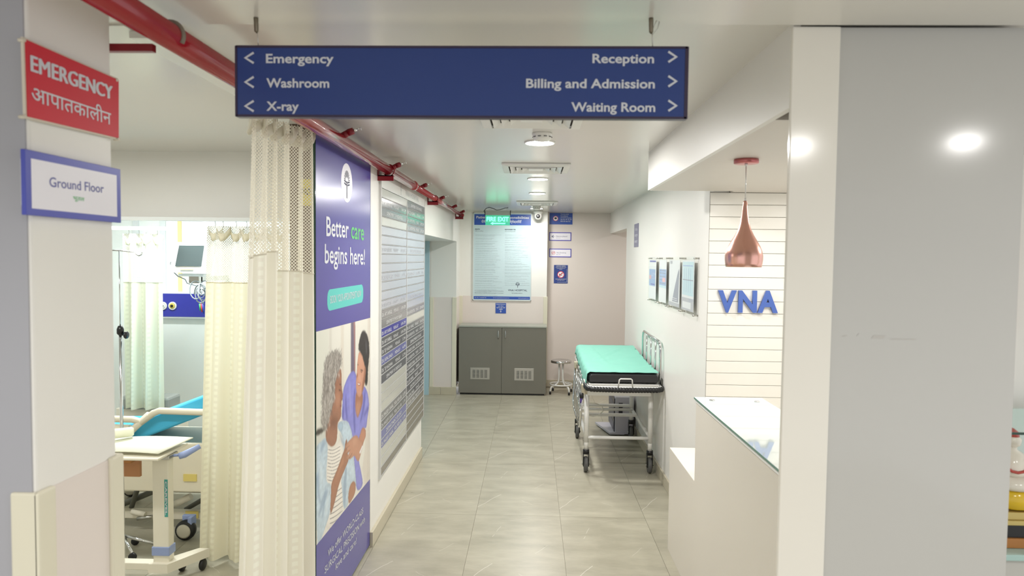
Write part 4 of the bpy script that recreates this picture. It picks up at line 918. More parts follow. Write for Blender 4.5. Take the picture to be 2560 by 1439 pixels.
# ------------------------------------------------------------------ right wall posters and sign
hold = [(1622, 1642, 643, 752), (1647, 1668, 642, 765), (1672, 1702, 641, 777), (1704, 1738, 640, 788)]
labs = ['leftmost clear acrylic wall holder, leaflet with a blue panel', 'second acrylic wall holder from the left, leaflet with a red spot', 'third acrylic wall holder from the left, grey leaflet with a dark curve', 'rightmost and largest acrylic wall holder, pale blue leaflet']
RX = 1.1
PAPER = mat('leaflet_paper', (234, 234, 238), .5); 
for k, (x0, x1, y0, y1) in enumerate(hold):
    a = P(x0, y0, 'x', RX - .03); b = P(x1, y0, 'x', RX - .03); zt = 1.853; zb = 1.452
    ya, yb = b.y, a.y     # near, far
    t = thing('leaflet_holder', labs[k], 'wall holder', (RX, (ya + yb) / 2, zb), 'acrylic leaflet holders')
    MB().box(RX - .032, RX - .029, ya, yb, zb, zt, bev=.001).build('front_sheet', CLEAR, t)
    pa, pb, pz0, pz1 = ya + .03, yb - .02, zb + .03, zt - .025
    pp = MB().box(RX - .028, RX - .026, pa, pb, pz0, pz1).build('leaflet', PAPER, t)
    def pr(u0, u1, v0, v1, m_, kk=1, nm='print'):  # u 0..1 left(far) to right(near), v up
        ua = pb - (pb - pa) * u0; ub = pb - (pb - pa) * u1
        MB().poly([(RX - .0283 - .0003 * kk, ua, pz0 + (pz1 - pz0) * v0), (RX - .0283 - .0003 * kk, ub, pz0 + (pz1 - pz0) * v0), (RX - .0283 - .0003 * kk, ub, pz0 + (pz1 - pz0) * v1), (RX - .0283 - .0003 * kk, ua, pz0 + (pz1 - pz0) * v1)]).build(nm, m_, pp)
    LB = mat('leaflet_blue', (172, 190, 222), .5); LV = mat('leaflet_violet', (140, 140, 196), .5); LG = mat('leaflet_grey', (196, 196, 204), .5); LP = mat('leaflet_pale_blue', (206, 226, 236), .5); LR = mat('leaflet_red', (224, 186, 192), .5); LD = mat('leaflet_dark', (164, 166, 180), .5)
    if k == 0: pr(.1, .95, .94, .98, LV); pr(.05, .9, .33, .76, LB); pr(.05, .35, .5, .6, LR, 2); pr(.3, .85, .36, .39, LV, 2); pr(.4, .8, .55, .56, LV, 2)
    if k == 1:
        pr(.05, 1, .36, .78, LB)
        for v in (.44, .52, .6, .68, .74): pr(.1, .9, v, v + .015, LD, 2)
        pr(.5, .9, .48, .58, LR, 3); pr(.05, 1, .34, .40, LP, 2)
    if k == 2:
        MB().poly([(RX - .0288, pb - (pb - pa) * u, pz0 + (pz1 - pz0) * v) for u, v in ((.35, .1), (.9, .1), (.95, .82), (.85, .75), (.6, .45), (.45, .25))]).build('print', LD, pp)
        pr(.0, 1, 0, .08, LG, 2); pr(.1, .8, .13, .14, PAPER, 3); pr(.1, .8, .17, .18, PAPER, 3); pr(.1, .3, .92, .98, LG, 2)
    if k == 3:
        pr(.05, .97, .3, .97, LP)
        for u in (.2, .38, .56, .74): pr(u, u + .02, .36, .84, LB, 2)
        pr(.1, .95, .6, .615, LD, 3); pr(.1, .9, .88, .9, LB, 3); pr(0, 1, 0, .25, LG); pr(.1, .8, .04, .17, PAPER, 2)
    for yy in (ya + .012, yb - .012):
        for zq in (zb + .012, zt - .012): MB().cyl((RX - .037, yy, zq), (RX, yy, zq), .006, 10).build('standoff', STEEL, t)
a = P(1587, 560, 'x', RX); b = P(1596, 617, 'x', RX)
t = thing('room_sign', 'small grey-violet vertical sign high on the right wall near the far opening', 'sign', (RX, (a.y + b.y) / 2, 1.95))
MB().box(RX - .005, RX, b.y, a.y, P(1592, 617, 'x', RX).z, P(1592, 559, 'x', RX).z).build('panel', mat('sign_grey_violet', (120, 118, 148), .35), t)
zc = P(1592, 588, 'x', RX).z
for i, s in enumerate(('X-Ray', 'कक्ष', 'कमरा')): text(s, LETTER, (RX - .0055, (a.y + b.y) / 2, zc + .05 - i * .065), -YV, ZV, .03, t, align='c', width=(a.y - b.y) * .7, bold=.01)

# ------------------------------------------------------------------ reception
t = thing('lettering_sign', 'large raised blue letters VNA on the white slatted wall', 'sign', (1.34, 4.28, 1.57))
la = P(1795, 783, 'y', 4.27); lb = P(1945, 783, 'y', 4.27); lt = P(1795, 725, 'y', 4.27)
chw = [('V', 1795, 1841), ('N', 1846, 1892), ('A', 1894, 1945)]
for ch, x0, x1 in chw:
    a = P(x0, 781.5, 'y', 4.265); b = P(x1, 782, 'y', 4.265); z_ = 1.513
    text(ch, VBLUE, (a.x, 4.283, z_), XV, ZV, .137, t, width=b.x - a.x, bold=.035, name='letter', ext=.018, capr=.745)
t = thing('pendant_lamp', 'copper teardrop pendant lamp hanging over the reception counter', 'lamp', (.885, 2.885, 2.25))
lx_, ly_ = .885, 2.885
MB().lathe((lx_, ly_, 2.25), [(.048, 0), (.05, -.003), (.05, -.016), (.048, -.018), (.001, -.018)], 36).build('canopy', mat('canopy_copper', (190, 112, 112), .3, metal=.8), t)
MB().cyl((lx_, ly_, 2.232), (lx_, ly_, 2.222), .007, 12, .005).cyl((lx_, ly_, 2.076), (lx_, ly_, 2.09), .006, 12, .004).build('cord_grip', WHITE, t)
MB().cyl((lx_, ly_, 2.08), (lx_, ly_, 2.225), .0026, 8).build('cord', WHITE, t)
prof = [(.006, 2.078), (.0085, 2.07), (.010, 2.05), (.013, 2.02), (.018, 1.99), (.026, 1.962), (.038, 1.936), (.052, 1.912), (.064, 1.89), (.073, 1.868), (.0765, 1.85), (.0765, 1.835), (.0745, 1.818), (.072, 1.803)]
pr2 = [(r - .0015, z) for r, z in prof[::-1] if r > .01]
MB().lathe((lx_, ly_, 0), prof + pr2, 56).build('shade', COPPER, t)
MB().lathe((lx_, ly_, 0), [(.001, 1.90), (.014, 1.895), (.024, 1.875), (.024, 1.86), (.012, 1.845), (.001, 1.842)], 20).build('bulb', WHITE, t)
t = thing('reception_counter', 'tall cream reception counter with a white glass top behind the column', 'counter', (1.05, 2.9, 0))
CTR = mat('counter_laminate', (230, 224, 212), .3, noise=.02, scale=2)
MB().box(.88, 1.22, 2.09, 3.62, 0, 1.075).build('body', CTR, t)
MB().box(.876, 1.224, 2.09, 3.628, 1.078, 1.088).build('white_top', mat('counter_top_white', (244, 246, 244), .2), t)
MB().box(.872, 1.23, 2.09, 3.635, 1.092, 1.102, bev=.001).build('glass_top', mat('glass_top_back_painted', (226, 238, 234), .04, coat=1), t)
MB().box(.8715, .873, 2.09, 3.635, 1.0925, 1.1015).build('glass_edge', mat('glass_edge_teal', (96, 140, 128), .1), t)
for x, y in ((.945, 3.55), (1.17, 3.53), (.945, 2.5), (1.17, 2.5)): MB().lathe((x, y, 1.102), [(.014, 0), (.014, .003), (.011, .005), (.001, .005)], 20).build('glass_stud', CHROME, t)
t = MB().box(.882, 3.1, 3.625, 4.28, 0, .65, bev=.002).build('low_desk', CTR)
tag(t, 'low cream desk block joined to the far end of the reception counter', 'desk')

# ------------------------------------------------------------------ display shelf on the far right
t = thing('display_stand', 'glass and wood display stand at the right edge behind the grey column', 'shelf', (1.75, 2.4, 0))
TG = mat('shelf_glass', (176, 206, 200), .08); WD = mat('orange_wood', (176, 118, 60), .45, noise=.15, scale=6, stretch=(1, 1, 8))
MB().box(1.5, 2.1, 2.203, 2.6, 1.285, 1.293).build('upper_shelf', CLEAR, t)
MB().box(1.5, 2.1, 2.2, 2.203, 1.285, 1.293).build('shelf_edge', GLASSG, t)
MB().box(1.45, 2.1, 2.2, 2.6, .875, .895, bev=.003).build('lower_shelf', TG, t)
MB().box(1.47, 2.1, 2.22, 2.6, 0, .875).build('cabinet_body', mat('stand_grey', (196, 194, 188), .4), t)
MB().box(1.5, 2.1, 2.6, 2.61, .895, 1.285).build('back_pane', mat('pane_pale', (206, 222, 218), .1), t)
MB().box(1.585, 1.615, 2.5, 2.53, 1.293, 1.42).build('post', STEEL, t)
t = thing('wooden_plinth', 'brown wooden block with dark band under the figurine', 'stand', (1.7, 2.36, .895))
MB().box(1.52, 1.95, 2.25, 2.5, .896, .928, bev=.002).build('base', WD, t)
MB().box(1.54, 1.93, 2.26, 2.48, .928, .972).build('band', BLKPL, t)
MB().box(1.52, 1.95, 2.25, 2.5, .972, .987, bev=.002).box(1.53, 1.94, 2.26, 2.49, .987, 1.012, bev=.002).build('gilt_top', mat('gilt', (196, 176, 110), .4, metal=.4), t)
t = thing('figurine', 'glossy seated ceramic figurine in white with a yellow skirt, at the right edge', 'figurine', (1.625, 2.33, 1.013))
fx, fy = 1.625, 2.33
YEL = mat('figurine_yellow', (222, 186, 44), .15, noise=.1, scale=30); FW = mat('figurine_white', (226, 220, 206), .15)
MB().lathe((fx, fy, 1.013), [(.055, 0), (.075, .01), (.08, .035), (.075, .06), (.06, .072), (.001, .075)], 28).build('skirt', YEL, t)
MB().lathe((fx, fy, 1.083), [(.078, 0), (.085, .015), (.07, .035), (.045, .04), (.001, .042)], 28).build('crossed_legs', FW, t)
MB().lathe((fx, fy, 1.12), [(.05, 0), (.055, .02), (.05, .05), (.035, .075), (.018, .085), (.018, .095)], 24).build('torso', FW, t)
MB().lathe((fx, fy, 1.21), [(.012, 0), (.028, .012), (.03, .03), (.02, .045), (.001, .05)], 20).build('head', FW, t)
MB().lathe((fx, fy, 1.25), [(.024, 0), (.02, .015), (.008, .025), (.001, .028)], 16).build('crown', mat('figurine_red', (176, 70, 60), .2), t)
MB().tube([(fx - .06 + .05 * math.cos(q * PI / 8) + .05, fy - .045 - .01 * math.sin(q * PI / 8), 1.19 - .05 * math.sin(q * PI / 8)) for q in range(9)], .005, 8).build('garland', MATS['figurine_red'], t)
t = MB().box(1.845, 1.868, 2.69, 2.715, 1.56, 1.96, bev=.002).build('picture', WD); tag(t, 'edge of an orange wooden frame on the wall at the far right', 'frame')

# ------------------------------------------------------------------ signs on the left pillar
LX = -1.084
t = thing('emergency_sign', 'red emergency sign in English and Hindi on the left pillar', 'sign', (LX, 1.59, 2.15))
REDS = mat('emergency_red', (208, 28, 48), .5, noise=.04, scale=5)
X_ = LX + .012
q = [P(64, 98, 'x', X_), P(297, 200, 'x', X_), P(297, 345, 'x', X_), P(70, 291, 'x', X_)]
MB().prism([Vector((X_ - .008, v.y, v.z)) + Vector((0, dy, dz)) for v, (dy, dz) in zip(q, ((-.004, .004), (.001, .004), (.001, -.004), (-.004, -.005)))], (.006, 0, 0)).build('backing', mat('sign_backing', (216, 208, 190), .5), t)
MB().prism([Vector((X_ - .002, v.y, v.z)) for v in q], (.002, 0, 0)).build('face', REDS, t)
def sfit(s, xl, yl, xr, yr, xt, yt, X, m, parent, bold=.02, capr=.72):
    a = P(xl, yl, 'x', X); b = P(xr, yr, 'x', X); c = P(xt, yt, 'x', X); u = (b - a); u.x = 0; un = u.normalized()
    text(s, m, a, u, ZV - un * un.z, abs(c.z - a.z), parent, width=u.length, bold=bold, capr=capr)
for dx_, k_ in ((-1.6, 0), (-.5, 1), (.6, 2), (1.7, 3)): sfit('EMERGENCY', 78 + dx_, 177, 281 + dx_, 249, 78 + dx_, 136, X_ + .0006 + .00005 * k_, LETTER, t, 0)
sfit('आपातकालीन', 79, 251, 278, 312, 79, 216, X_ + .0006, LETTER, t, .006, capr=.66)
for (x, y) in ((60, 100), (62, 292), (292, 200), (296, 348)):
    v = P(x, y, 'x', X_); MB().cyl((LX, v.y, v.z), (X_ + .002, v.y, v.z), .004, 8).build('fixing_tape', MATS['sign_backing'], t)
t = thing('floor_sign', 'white Ground Floor sign with a blue border on the left pillar', 'sign', (LX, 1.59, 1.95))
X_ = LX + .014
q = [P(62, 374, 'x', X_), P(300, 421, 'x', X_), P(303, 554, 'x', X_), P(66, 540, 'x', X_)]
z1 = (q[0].z + q[1].z) / 2; z0 = (q[2].z + q[3].z) / 2; y0 = q[0].y; y1 = q[1].y + .002
MB().box(X_ - .010, X_, y0, y1, z0, z1, bev=.001).build('panel', mat('sign_border_blue', (72, 80, 178), .35), t)
q = [P(77, 397, 'x', X_), P(291, 437, 'x', X_), P(292, 541, 'x', X_), P(79, 521, 'x', X_)]
MB().box(X_ - .001, X_ + .0006, q[0].y, q[1].y, (q[2].z + q[3].z) / 2, (q[0].z + q[1].z) / 2).build('face', SIGNW, t)
MB().box(LX, X_ - .01, y0 + .005, y1 - .02, z0 + .02, z1 - .02).build('spacer', WHITE, t)
sfit('Ground Floor', 124, 466, 260, 482, 124, 441, X_ + .001, mat('ink_blue_soft', (96, 100, 168), .5), t, .008)
sfit('भूतल', 183, 499, 211, 503, 183, 489, X_ + .001, GREEN, t, .01)

# ------------------------------------------------------------------ curtains
def curtain(name, lab, path, z_top, z_net, z_hem, lam, amp, cloth, net_step=None, grow=.6, seed=1, tabs=7, gather=1.8, flare=0.0):
    rnd = random.Random(seed)
    root = thing(name, lab, 'curtain', (path[0][0], path[0][1], z_top), 'cream bay curtains')
    pts = [Vector((x, y, 0)) for x, y in path]; Ls = [0]
    for a, b in zip(pts, pts[1:]): Ls.append(Ls[-1] + (b - a).length)
    W = Ls[-1]; n = int(W / .006)
    ph = [rnd.uniform(-.5, .5) for _ in range(12)]
    def at(s):
        s = min(max(s, 0), W - 1e-6)
        for i in range(len(Ls) - 1):
            if s <= Ls[i + 1]: f = (s - Ls[i]) / (Ls[i + 1] - Ls[i]); d = (pts[i + 1] - pts[i]).normalized(); return pts[i].lerp(pts[i + 1], f), Vector((-d.y, d.x, 0))
    def pos(s, z):
        h = (z_top - z) / (z_top - z_hem); p, nn = at(s); fl_ = flare * (1 - h) * (s / W if flare > 0 else 1 - s / W); p = p - Vector((nn.y, -nn.x, 0)) * fl_
        a = amp * (.75 + grow * h) * (1 + .25 * math.sin(5 * s / W + ph[1]))
        w1 = math.sin(2 * PI * s / lam + ph[0] + .5 * math.sin(3.1 * s / lam * .7 + ph[2]) + .35 * h * math.sin(7 * s + ph[3]))
        w2 = .22 * math.sin(4 * PI * s / lam + ph[4] + h)
        flat_ = .85
        v = a * (flat_ * w1 + w2)
        d_ = p + nn * v + Vector((0, 0, z))
        return d_
    def sheet(z1, z0, nz, m, nm, lo=lambda s: 0, us=gather):
        mb = MB(); uvl = mb.bm.loops.layers.uv.new('UVMap'); rows = []
        # arc length along the cloth for the pattern
        U = [0]
        for i in range(n): U.append(U[-1] + (pos(W * (i + 1) / n, (z1 + z0) / 2) - pos(W * i / n, (z1 + z0) / 2)).length)
        for j in range(nz + 1):
            row = []
            for i in range(n + 1):
                s = W * i / n; zb = z0 + lo(s) if z0 == z_net or False else z0
                zt = z1 + lo(s) if z1 == z_net else z1
                z = zt + (zb - zt) * j / nz; v = mb.bm.verts.new(pos(s, z)); row.append((v, U[i], z))
            rows.append(row)
        for j in range(nz):
            for i in range(n):
                q_ = (rows[j][i], rows[j][i + 1], rows[j + 1][i + 1], rows[j + 1][i]); f = mb.bm.faces.new([v[0] for v in q_]); f.smooth = True
                for lp, v in zip(f.loops, q_): lp[uvl].uv = (v[1], v[2])
        off = root_loc(root); bmesh.ops.translate(mb.bm, verts=mb.bm.verts, vec=-off)
        me = bpy.data.meshes.new(nm); mb.bm.to_mesh(me); mb.bm.free(); me.materials.append(m); o = bpy.data.objects.new(nm, me); COL.objects.link(o); o.parent = root; return o
    lo = net_step or (lambda s: 0)
    sheet(z_top, z_net, 14, NET, 'netting', lo); sheet(z_net, z_hem, 24, cloth, 'cloth', lo)
    # hem seam between net and cloth
    mb = MB(); mb.tube([pos(W * i / n, z_net + lo(W * i / n)) for i in range(0, n + 1, 2)], .0035, 5); mb.build('seam', cloth, root)
    # gathered heading tape and hooks
    for k in range(tabs):
        s = W * (k + .5) / tabs; p0 = pos(s, z_top); mb = MB(); rw = []
        p_, nn = at(s); d = Vector((nn.y, -nn.x, 0)); wd = W / tabs * .55
        for i in range(9):
            f = i / 8 * 2 - 1; sag = .055 * (1 - f * f) + .012 * rnd.random(); b_ = p0 + d * (f * wd) + nn * (-.018 * math.cos(f * 2))
            rw.append([mb.bm.verts.new(b_ + Vector((0, 0, -.002 - sag * .7))), mb.bm.verts.new(b_ + Vector((0, 0, -.03 - sag)) + nn * .012 * math.sin(i))])
        for a_, b_ in zip(rw, rw[1:]): f = mb.bm.faces.new((a_[0], b_[0], b_[1], a_[1])); f.smooth = True
        hd = mb.build('heading_tape', cloth, root); sd = hd.modifiers.new('s', 'SOLIDIFY'); sd.thickness = .002
        MB().tube([p0 + Vector((0, 0, -.01)), p0 + Vector((.004, 0, .012)), p0 + Vector((0, 0, .028))], .0015, 6).build('hook', STEEL, root)
    return root
def step1(s): return 0.0 if s < .42 else .10
curtain('curtain', 'large cream curtain nearest the camera, hanging beside the tall blue poster', [(-1.005, 3.095), (-1.05, 2.95), (-1.09, 2.75), (-1.10, 2.47)], 2.395, 1.745, .06, .115, .026, CLOTH, net_step=lambda s: .02 * math.sin(s * 6) + (.085 if s > .36 else 0), grow=.9, seed=4, tabs=6, flare=.17)
curtain('curtain', 'yellow-cream curtain with net top hanging from the bay beam, second from the camera', [(-1.955, 3.93), (-1.8, 3.92), (-1.6, 3.93), (-1.42, 3.93)], 1.995, 1.668, .03, .135, .03, CLOTH2, grow=.7, seed=9, tabs=7, flare=-.07)
curtain('curtain', 'pale curtain at the back of the bay beside the gas outlet panel', [(-3.16, 5.2), (-3.0, 5.2), (-2.86, 5.21)], 1.985, 1.61, .62, .1, .028, cloth_mat('pale_curtain_cloth', (232, 234, 212)), grow=.8, seed=14, tabs=4)
# tracks
o = MB().box(-1.13, -1.06, 1.9, 3.12, 2.43, 2.449).build('curtain_track', WHITE); tag(o, 'white ceiling curtain track above the large near curtain', 'curtain rail')
o = MB().box(-4.0, -1.2, 3.9, 3.96, 2.024, 2.044).box(-4.0, -1.2, 3.96, 4.1, 2.036, 2.044).build('curtain_track', mat('track_aluminium', (222, 226, 224), .3)); tag(o, 'pale curtain rail fixed along the bottom of the bay beam', 'curtain rail')
o = MB().box(-3.9, -2.83, 5.18, 5.22, 2.012, 2.04).build('curtain_track', WHITE); tag(o, 'short white curtain rail above the pale back curtain', 'curtain rail')
t = thing('tube_light', 'lit white tube light behind the bay beam', 'lamp', (-2.1, 4.6, 2.05))
MB().box(-2.6, -1.5, 4.57, 4.63, 2.40, 2.449, bev=.004).build('fitting', WHITE, t); MB().cyl((-2.58, 4.6, 2.385), (-1.52, 4.6, 2.385), .014, 14).build('tube', TUBEGLOW, t)
# yellow sticker on the partition end
t = thing('yellow_notice', 'small yellow notice with black print behind the netting of the near curtain', 'notice', (-1.05, 3.13, 2.12))
MB().box(-1.068, -1.016, 3.128, 3.134, 2.06, 2.18).build('sheet', mat('notice_yellow', (226, 208, 50), .5), t)
text('NO', BLKPL, (-1.062, 3.127, 2.11), XV, ZV, .03, t, width=.04, bold=.03)
struct('trim_15', MB().box(-1.12, -1.014, 3.1345, 3.1352, 0, 2.44), mat('partition_edge_dark', (104, 84, 70), .6))

# ------------------------------------------------------------------ bay equipment
t = thing('gas_panel', 'dark blue medical gas outlet panel on the bay wall under the monitor', 'wall panel', (-2.9, 5.94, 1.38))
MB().box(-3.29, -2.2, 5.90, 5.95, 1.268, 1.50, bev=.003).build('housing', mat('panel_white', (226, 230, 230), .35), t)
MB().box(-3.285, -2.2, 5.893, 5.90, 1.282, 1.484).build('front', mat('panel_blue', (46, 52, 158), .3), t)
for px, mm_ in ((408, mat('outlet_white', (222, 224, 220), .4)), (432, mat('outlet_yellow', (214, 196, 90), .4))):
    c = P(px, 764, 'y', 5.89)
    o = MB().lathe((c.x, 5.893, c.z), [(.036, 0), (.036, -.012), (.03, -.016), (.024, -.010), (.001, -.010)], 28, 'y').build('gas_outlet', WHITE, t)
    MB().lathe((c.x, 5.882, c.z), [(.024, 0), (.024, -.006), (.014, -.008), (.001, -.008)], 24, 'y').build('outlet_ring', mm_, o)
    MB().lathe((c.x, 5.875, c.z), [(.012, 0), (.012, -.006), (.001, -.006)], 20, 'y').build('outlet_socket', BLKPL, o)
t = thing('patient_monitor', 'white patient monitor with dark screen on a wall bracket in the bay', 'monitor', (-2.7, 5.4, 1.66))
MB().prism([(-2.858, 5.30, 1.685), (-2.58, 5.30, 1.69), (-2.555, 5.34, 1.925), (-2.82, 5.34, 1.925)], (0, .13, 0)).build('casing', WHITE, t)
a0 = Vector((-2.812, 5.298, 1.735)); 
MB().poly([(-2.81, 5.305, 1.735), (-2.6, 5.305, 1.738), (-2.588, 5.331, 1.9), (-2.79, 5.331, 1.9)]).build('screen', mat('screen_dark', (62, 72, 72), .15), t).location.y -= .004
MB().box(-2.77, -2.66, 5.293, 5.299, 1.708, 1.716).build('button_row', mat('button_grey', (170, 160, 130), .5), t)
MB().box(-2.8, -2.6, 5.33, 5.45, 1.655, 1.675, bev=.003).build('bracket_tray', WHITE, t)
MB().box(-2.74, -2.66, 5.38, 5.44, 1.60, 1.655).box(-2.70, -2.66, 5.42, 5.92, 1.61, 1.65).build('wall_bracket', STEEL, t)
m = MB(); rnd = random.Random(2)
for k in range(7):
    cx_, cz_ = -2.64 + rnd.uniform(-.03, .03), 1.53 + rnd.uniform(-.04, .03); r_ = rnd.uniform(.035, .07)
    m.tube([(cx_ + r_ * math.cos(a_ * PI / 8 + k) * .8, 5.33 + .01 * k, cz_ + r_ * math.sin(a_ * PI / 8 + k) * 1.2) for a_ in range(15)], .0045, 6)
m.tube([(-2.86, 5.4, 1.8), (-2.90, 5.4, 1.76), (-2.89, 5.4, 1.70), (-2.83, 5.38, 1.655), (-2.76, 5.36, 1.63), (-2.74, 5.35, 1.60), (-2.66, 5.35, 1.58)], .004, 8)
m.tube([(-2.63, 5.33, 1.6), (-2.64, 5.33, 1.5), (-2.6, 5.33, 1.44)], .005, 8)
m.build('cable_bundle', mat('cable_grey', (150, 156, 158), .5), t)
for k, c_ in enumerate(((60, 170, 90), (200, 60, 60), (40, 60, 150))): MB().tube([(-2.63 + .012 * k, 5.33, 1.44), (-2.625 + .014 * k, 5.33, 1.385 - .012 * k)], .006, 8).build('sensor_clip', mat('clip_%d' % k, c_, .5), t)
t = thing('drip_stand', 'chrome drip stand with black clamp knobs in front of the pale back curtain', 'stand', (-2.49, 4.0, 0))
ivx, ivy = -2.475, 4.03
MB().cyl((ivx, ivy, 1.28), (ivx, ivy, 1.845), .004, 10).tube([(ivx - .16, ivy, 1.835), (ivx - .14, ivy, 1.85), (ivx, ivy, 1.848), (ivx + .09, ivy, 1.84), (ivx + .105, ivy, 1.825), (ivx + .12, ivy, 1.818), (ivx + .135, ivy, 1.824), (ivx + .14, ivy, 1.838)], .004, 8).build('top_hook', CHROME, t)
MB().cyl((ivx, ivy, .1), (ivx, ivy, 1.36), .010, 14).build('pole', CHROME, t)
MB().lathe((ivx, ivy, 1.35), [(.012, -.01), (.02, 0), (.02, .025), (.012, .045), (.001, .046)], 16).build('collar', BLKPL, t)
MB().cyl((ivx, ivy, 1.34), (ivx + .03, ivy, 1.34), .004, 8).lathe((ivx + .035, ivy, 1.34), [(.001, -.008), (.02, -.006), (.024, 0), (.02, .008), (.001, .01)], 14, 'x').build('clamp_knob', BLKPL, t)
for k in range(5):
    a = 2 * PI * k / 5 + .3; q = Vector((ivx + .2 * math.cos(a), ivy + .2 * math.sin(a) * .6, .045)); l_ = MB().tube([(ivx, ivy, .11), q], .009, 10).build('leg', CHROME, t)
    MB().lathe(q - Vector((0, 0, .02)), [(.001, -.01), (.022, -.01), (.025, 0), (.022, .01), (.001, .01)], 16, 'y').build('wheel', BLACK, l_)
# over-bed table
t = thing('overbed_table', 'cream over-bed table on a single column, holding open papers', 'table', (-2.1, 3.72, 0))
TT = mat('table_cream', (236, 230, 212), .35)
MB().box(-2.087, -1.997, 3.67, 3.73, .11, .715, bev=.006).build('column', TT, t, label='cream square column')
MB().box(-2.092, -1.992, 3.664, 3.736, .155, .205, bev=.004).build('collar', LAV, t)
text('CAREVEL', LETTER, (-1.9965, 3.70, .585), -ZV, YV, .022, t, width=.17, bold=.02) if False else None
lbl = MB().box(-2.018, -1.999, 3.6685, 3.6695, .375, .585).build('brand_label', mat('label_teal', (70, 160, 150), .4), t)
text('CAREVEL', LETTER, (-2.0135, 3.668, .575), -ZV, XV, .011, lbl, width=.19, bold=.03)
MB().box(-2.45, -1.985, 3.55, 3.87, .722, .738, bev=.006).build('table_top', TT, t)
MB().box(-2.42, -2.14, 3.56, 3.66, .705, .721).build('top_edge', WD, t, label='brown table edge')
MB().box(-2.13, -1.98, 3.65, 3.75, .70, .722, bev=.003).build('top_bracket', STEEL, t)
MB().box(-2.42, -2.15, 3.66, 3.68, .60, .715).build('drawer_front', mat('brown_panel', (186, 132, 88), .5), t)
MB().tube([(-2.0, 3.70, .71), (-1.95, 3.71, .712)], .008, 8).tube([(-1.955, 3.71, .705), (-1.93, 3.72, .712), (-1.86, 3.76, .75)], [.018, .02, .014], 12).build('height_lever', LAV, t)
MB().box(-2.5, -2.06, 3.67, 3.73, .07, .11, bev=.004).prism([(-2.10, 3.64, .07), (-1.99, 3.64, .07), (-1.86, 3.86, .07), (-1.92, 3.86, .07)], (0, 0, .05)).build('base', TT, t)
for x, y in ((-2.0, 3.82), (-2.46, 3.7), (-1.89, 3.84)):
    MB().lathe((x, y, .033), [(.001, -.012), (.026, -.012), (.033, -.006), (.033, .006), (.026, .012), (.001, .012)], 20, 'x').cyl((x, y, .03), (x, y, .072), .012, 10).build('caster', BLACK, t)
# papers
m = MB(); rw = []
for i in range(15):
    f = i / 14; x = -2.43 + f * .43; z = .742 + .018 * math.sin(f * PI) * .5 + .012 * f
    rw.append([m.bm.verts.new((x, 3.58 + .03 * (1 - f), z - .001)), m.bm.verts.new((x + .05 * f - .0, 3.86, z + .012))])
for a_, b_ in zip(rw, rw[1:]): f = m.bm.faces.new((a_[0], b_[0], b_[1], a_[1])); f.smooth = True
o = m.build('open_register', mat('paper_cream', (240, 240, 220), .6)); sd = o.modifiers.new('s', 'SOLIDIFY'); sd.thickness = .006; sd.offset = 1
tag(o, 'large open cream register lying on the over-bed table', 'book')
o = MB().tube([(-2.5, 3.72, .80), (-2.3, 3.84, .803), (-2.29, 3.845, .803)], [.028, .028, .02], 16).build('paper_roll', mat('roll_cream', (240, 240, 216), .6)); tag(o, 'rolled cream paper on the left of the over-bed table', 'paper roll')
# bed
t = thing('hospital_bed', 'cream hospital bed with a bright blue mattress in the treatment bay', 'bed', (-2.4, 4.7, 0))
MB().box(-3.2, -1.35, 4.30, 5.05, .46, .53, bev=.01).build('bed_frame', TT, t)
MB().box(-2.75, -1.4, 4.27, 4.30, .30, .62, bev=.01).build('side_panel', CREAMPL, t)
mz = [(-3.15, .61), (-2.87, .615), (-2.46, .775), (-1.85, 1.02), (-1.5, 1.06)]
for yy_, nm in ((0, 'mattress'),):
    pts = [(x, 4.36, z) for x, z in mz] + [(x, 4.36, z - .125) for x, z in mz[::-1]]
    o = MB().prism(pts, (0, .66, 0)).build(nm, BRIGHTBLUE, t); b_ = o.modifiers.new('b', 'BEVEL'); b_.width = .02; b_.segments = 3
MB().box(-2.5, -1.5, 4.315, 4.345, .53, .60).build('mattress_base', WHITE, t)
m = MB()
m.tube([(-3.0, 4.32, .76), (-2.58, 4.32, .755), (-2.52, 4.32, .74), (-2.44, 4.32, .80), (-2.40, 4.32, .815), (-1.5, 4.32, .80)], .022, 12).tube([(-2.47, 4.32, .79), (-2.60, 4.32, .67), (-2.64, 4.32, .62)], .022, 12).tube([(-3.0, 4.32, .70), (-2.6, 4.32, .69)], .03, 12).tube([(-1.6, 4.32, .8), (-1.6, 4.32, .55)], .02, 10)
m.build('side_rail', CREAMPL, t)
DG = mat('bed_dark_metal', (98, 98, 88), .5)
MB().tube([(-2.85, 4.5, .09), (-2.3, 4.5, .33)], .02, 10).build('lift_linkage', DG, t)
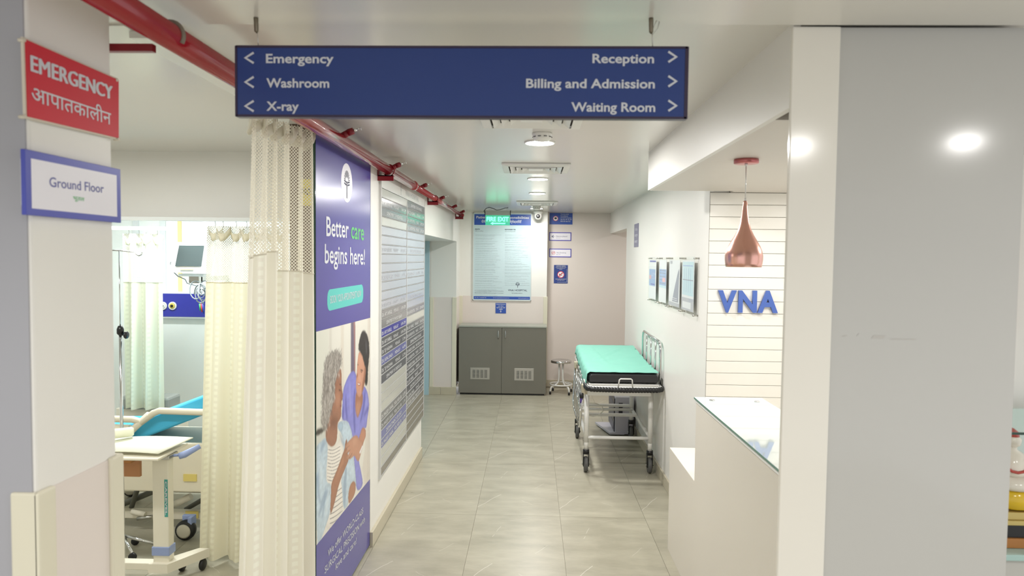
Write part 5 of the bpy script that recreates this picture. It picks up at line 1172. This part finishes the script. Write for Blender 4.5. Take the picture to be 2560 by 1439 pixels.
MB().tube([(-2.68, 4.46, .12), (-2.60, 4.46, .36)], .016, 10).build('lift_linkage', DG, t)
MB().tube([(-2.33, 4.5, .10), (-1.9, 4.5, .36)], .016, 10).build('lift_linkage', DG, t)
MB().tube([(-2.63, 4.38, .125), (-2.54, 4.38, .105)], .018, 12).build('actuator', TT, t)
MB().tube([(-2.58, 4.36, .085), (-2.48, 4.36, .10)], .013, 12).build('piston', STEEL, t)
MB().tube([(-2.34, 4.38, .18), (-2.23, 4.38, .235)], .022, 12).build('actuator', TT, t)
MB().box(-3.1, -1.5, 4.4, 4.46, .07, .12, bev=.004).build('base_frame', TT, t)
MB().box(-3.1, -1.5, 4.9, 4.96, .07, .12, bev=.004).build('base_frame', TT, t)
for x, y in ((-2.20, 4.25), (-1.5, 4.25), (-3.0, 4.25), (-3.0, 5.0), (-1.6, 5.0)):
    c = MB().lathe((x, y, .064), [(.001, -.03), (.045, -.028), (.06, -.022), (.064, 0), (.06, .022), (.045, .028), (.001, .03)], 28, 'y').build('caster_wheel', BLACK, t)
    MB().lathe((x, y - .031, .064), [(.001, -.006), (.035, -.004), (.046, 0)], 24, 'y').build('hub_cover', mat('hub_cream', (214, 208, 190), .4), c)
    MB().box(x - .035, x + .03, y + .02, y + .05, .11, .15, bev=.005).box(x + .02, x + .045, y - .02, y + .05, .09, .15, bev=.004).build('brake_pedal', LAV, c)
for x, z in ((-2.22, .375), (-2.275, .085)): MB().box(x, x + .085, 4.262 if z > .3 else 4.39, 4.27 if z > .3 else 4.398, z, z + .045).build('warning_label', mat('label_yellow', (226, 206, 120), .5), t)
o = MB().box(-3.25, -2.85, 5.25, 5.45, .60, .70, bev=.02).build('grey_case', mat('case_grey', (150, 154, 148), .6)); tag(o, 'grey box standing behind the hospital bed', 'box')
o.location.z = 0
o2 = MB().box(-3.3, -2.8, 5.3, 5.47, 0, .598, bev=.004).build('bedside_locker', TT); tag(o2, 'cream bedside locker behind the hospital bed, under the grey box', 'locker')
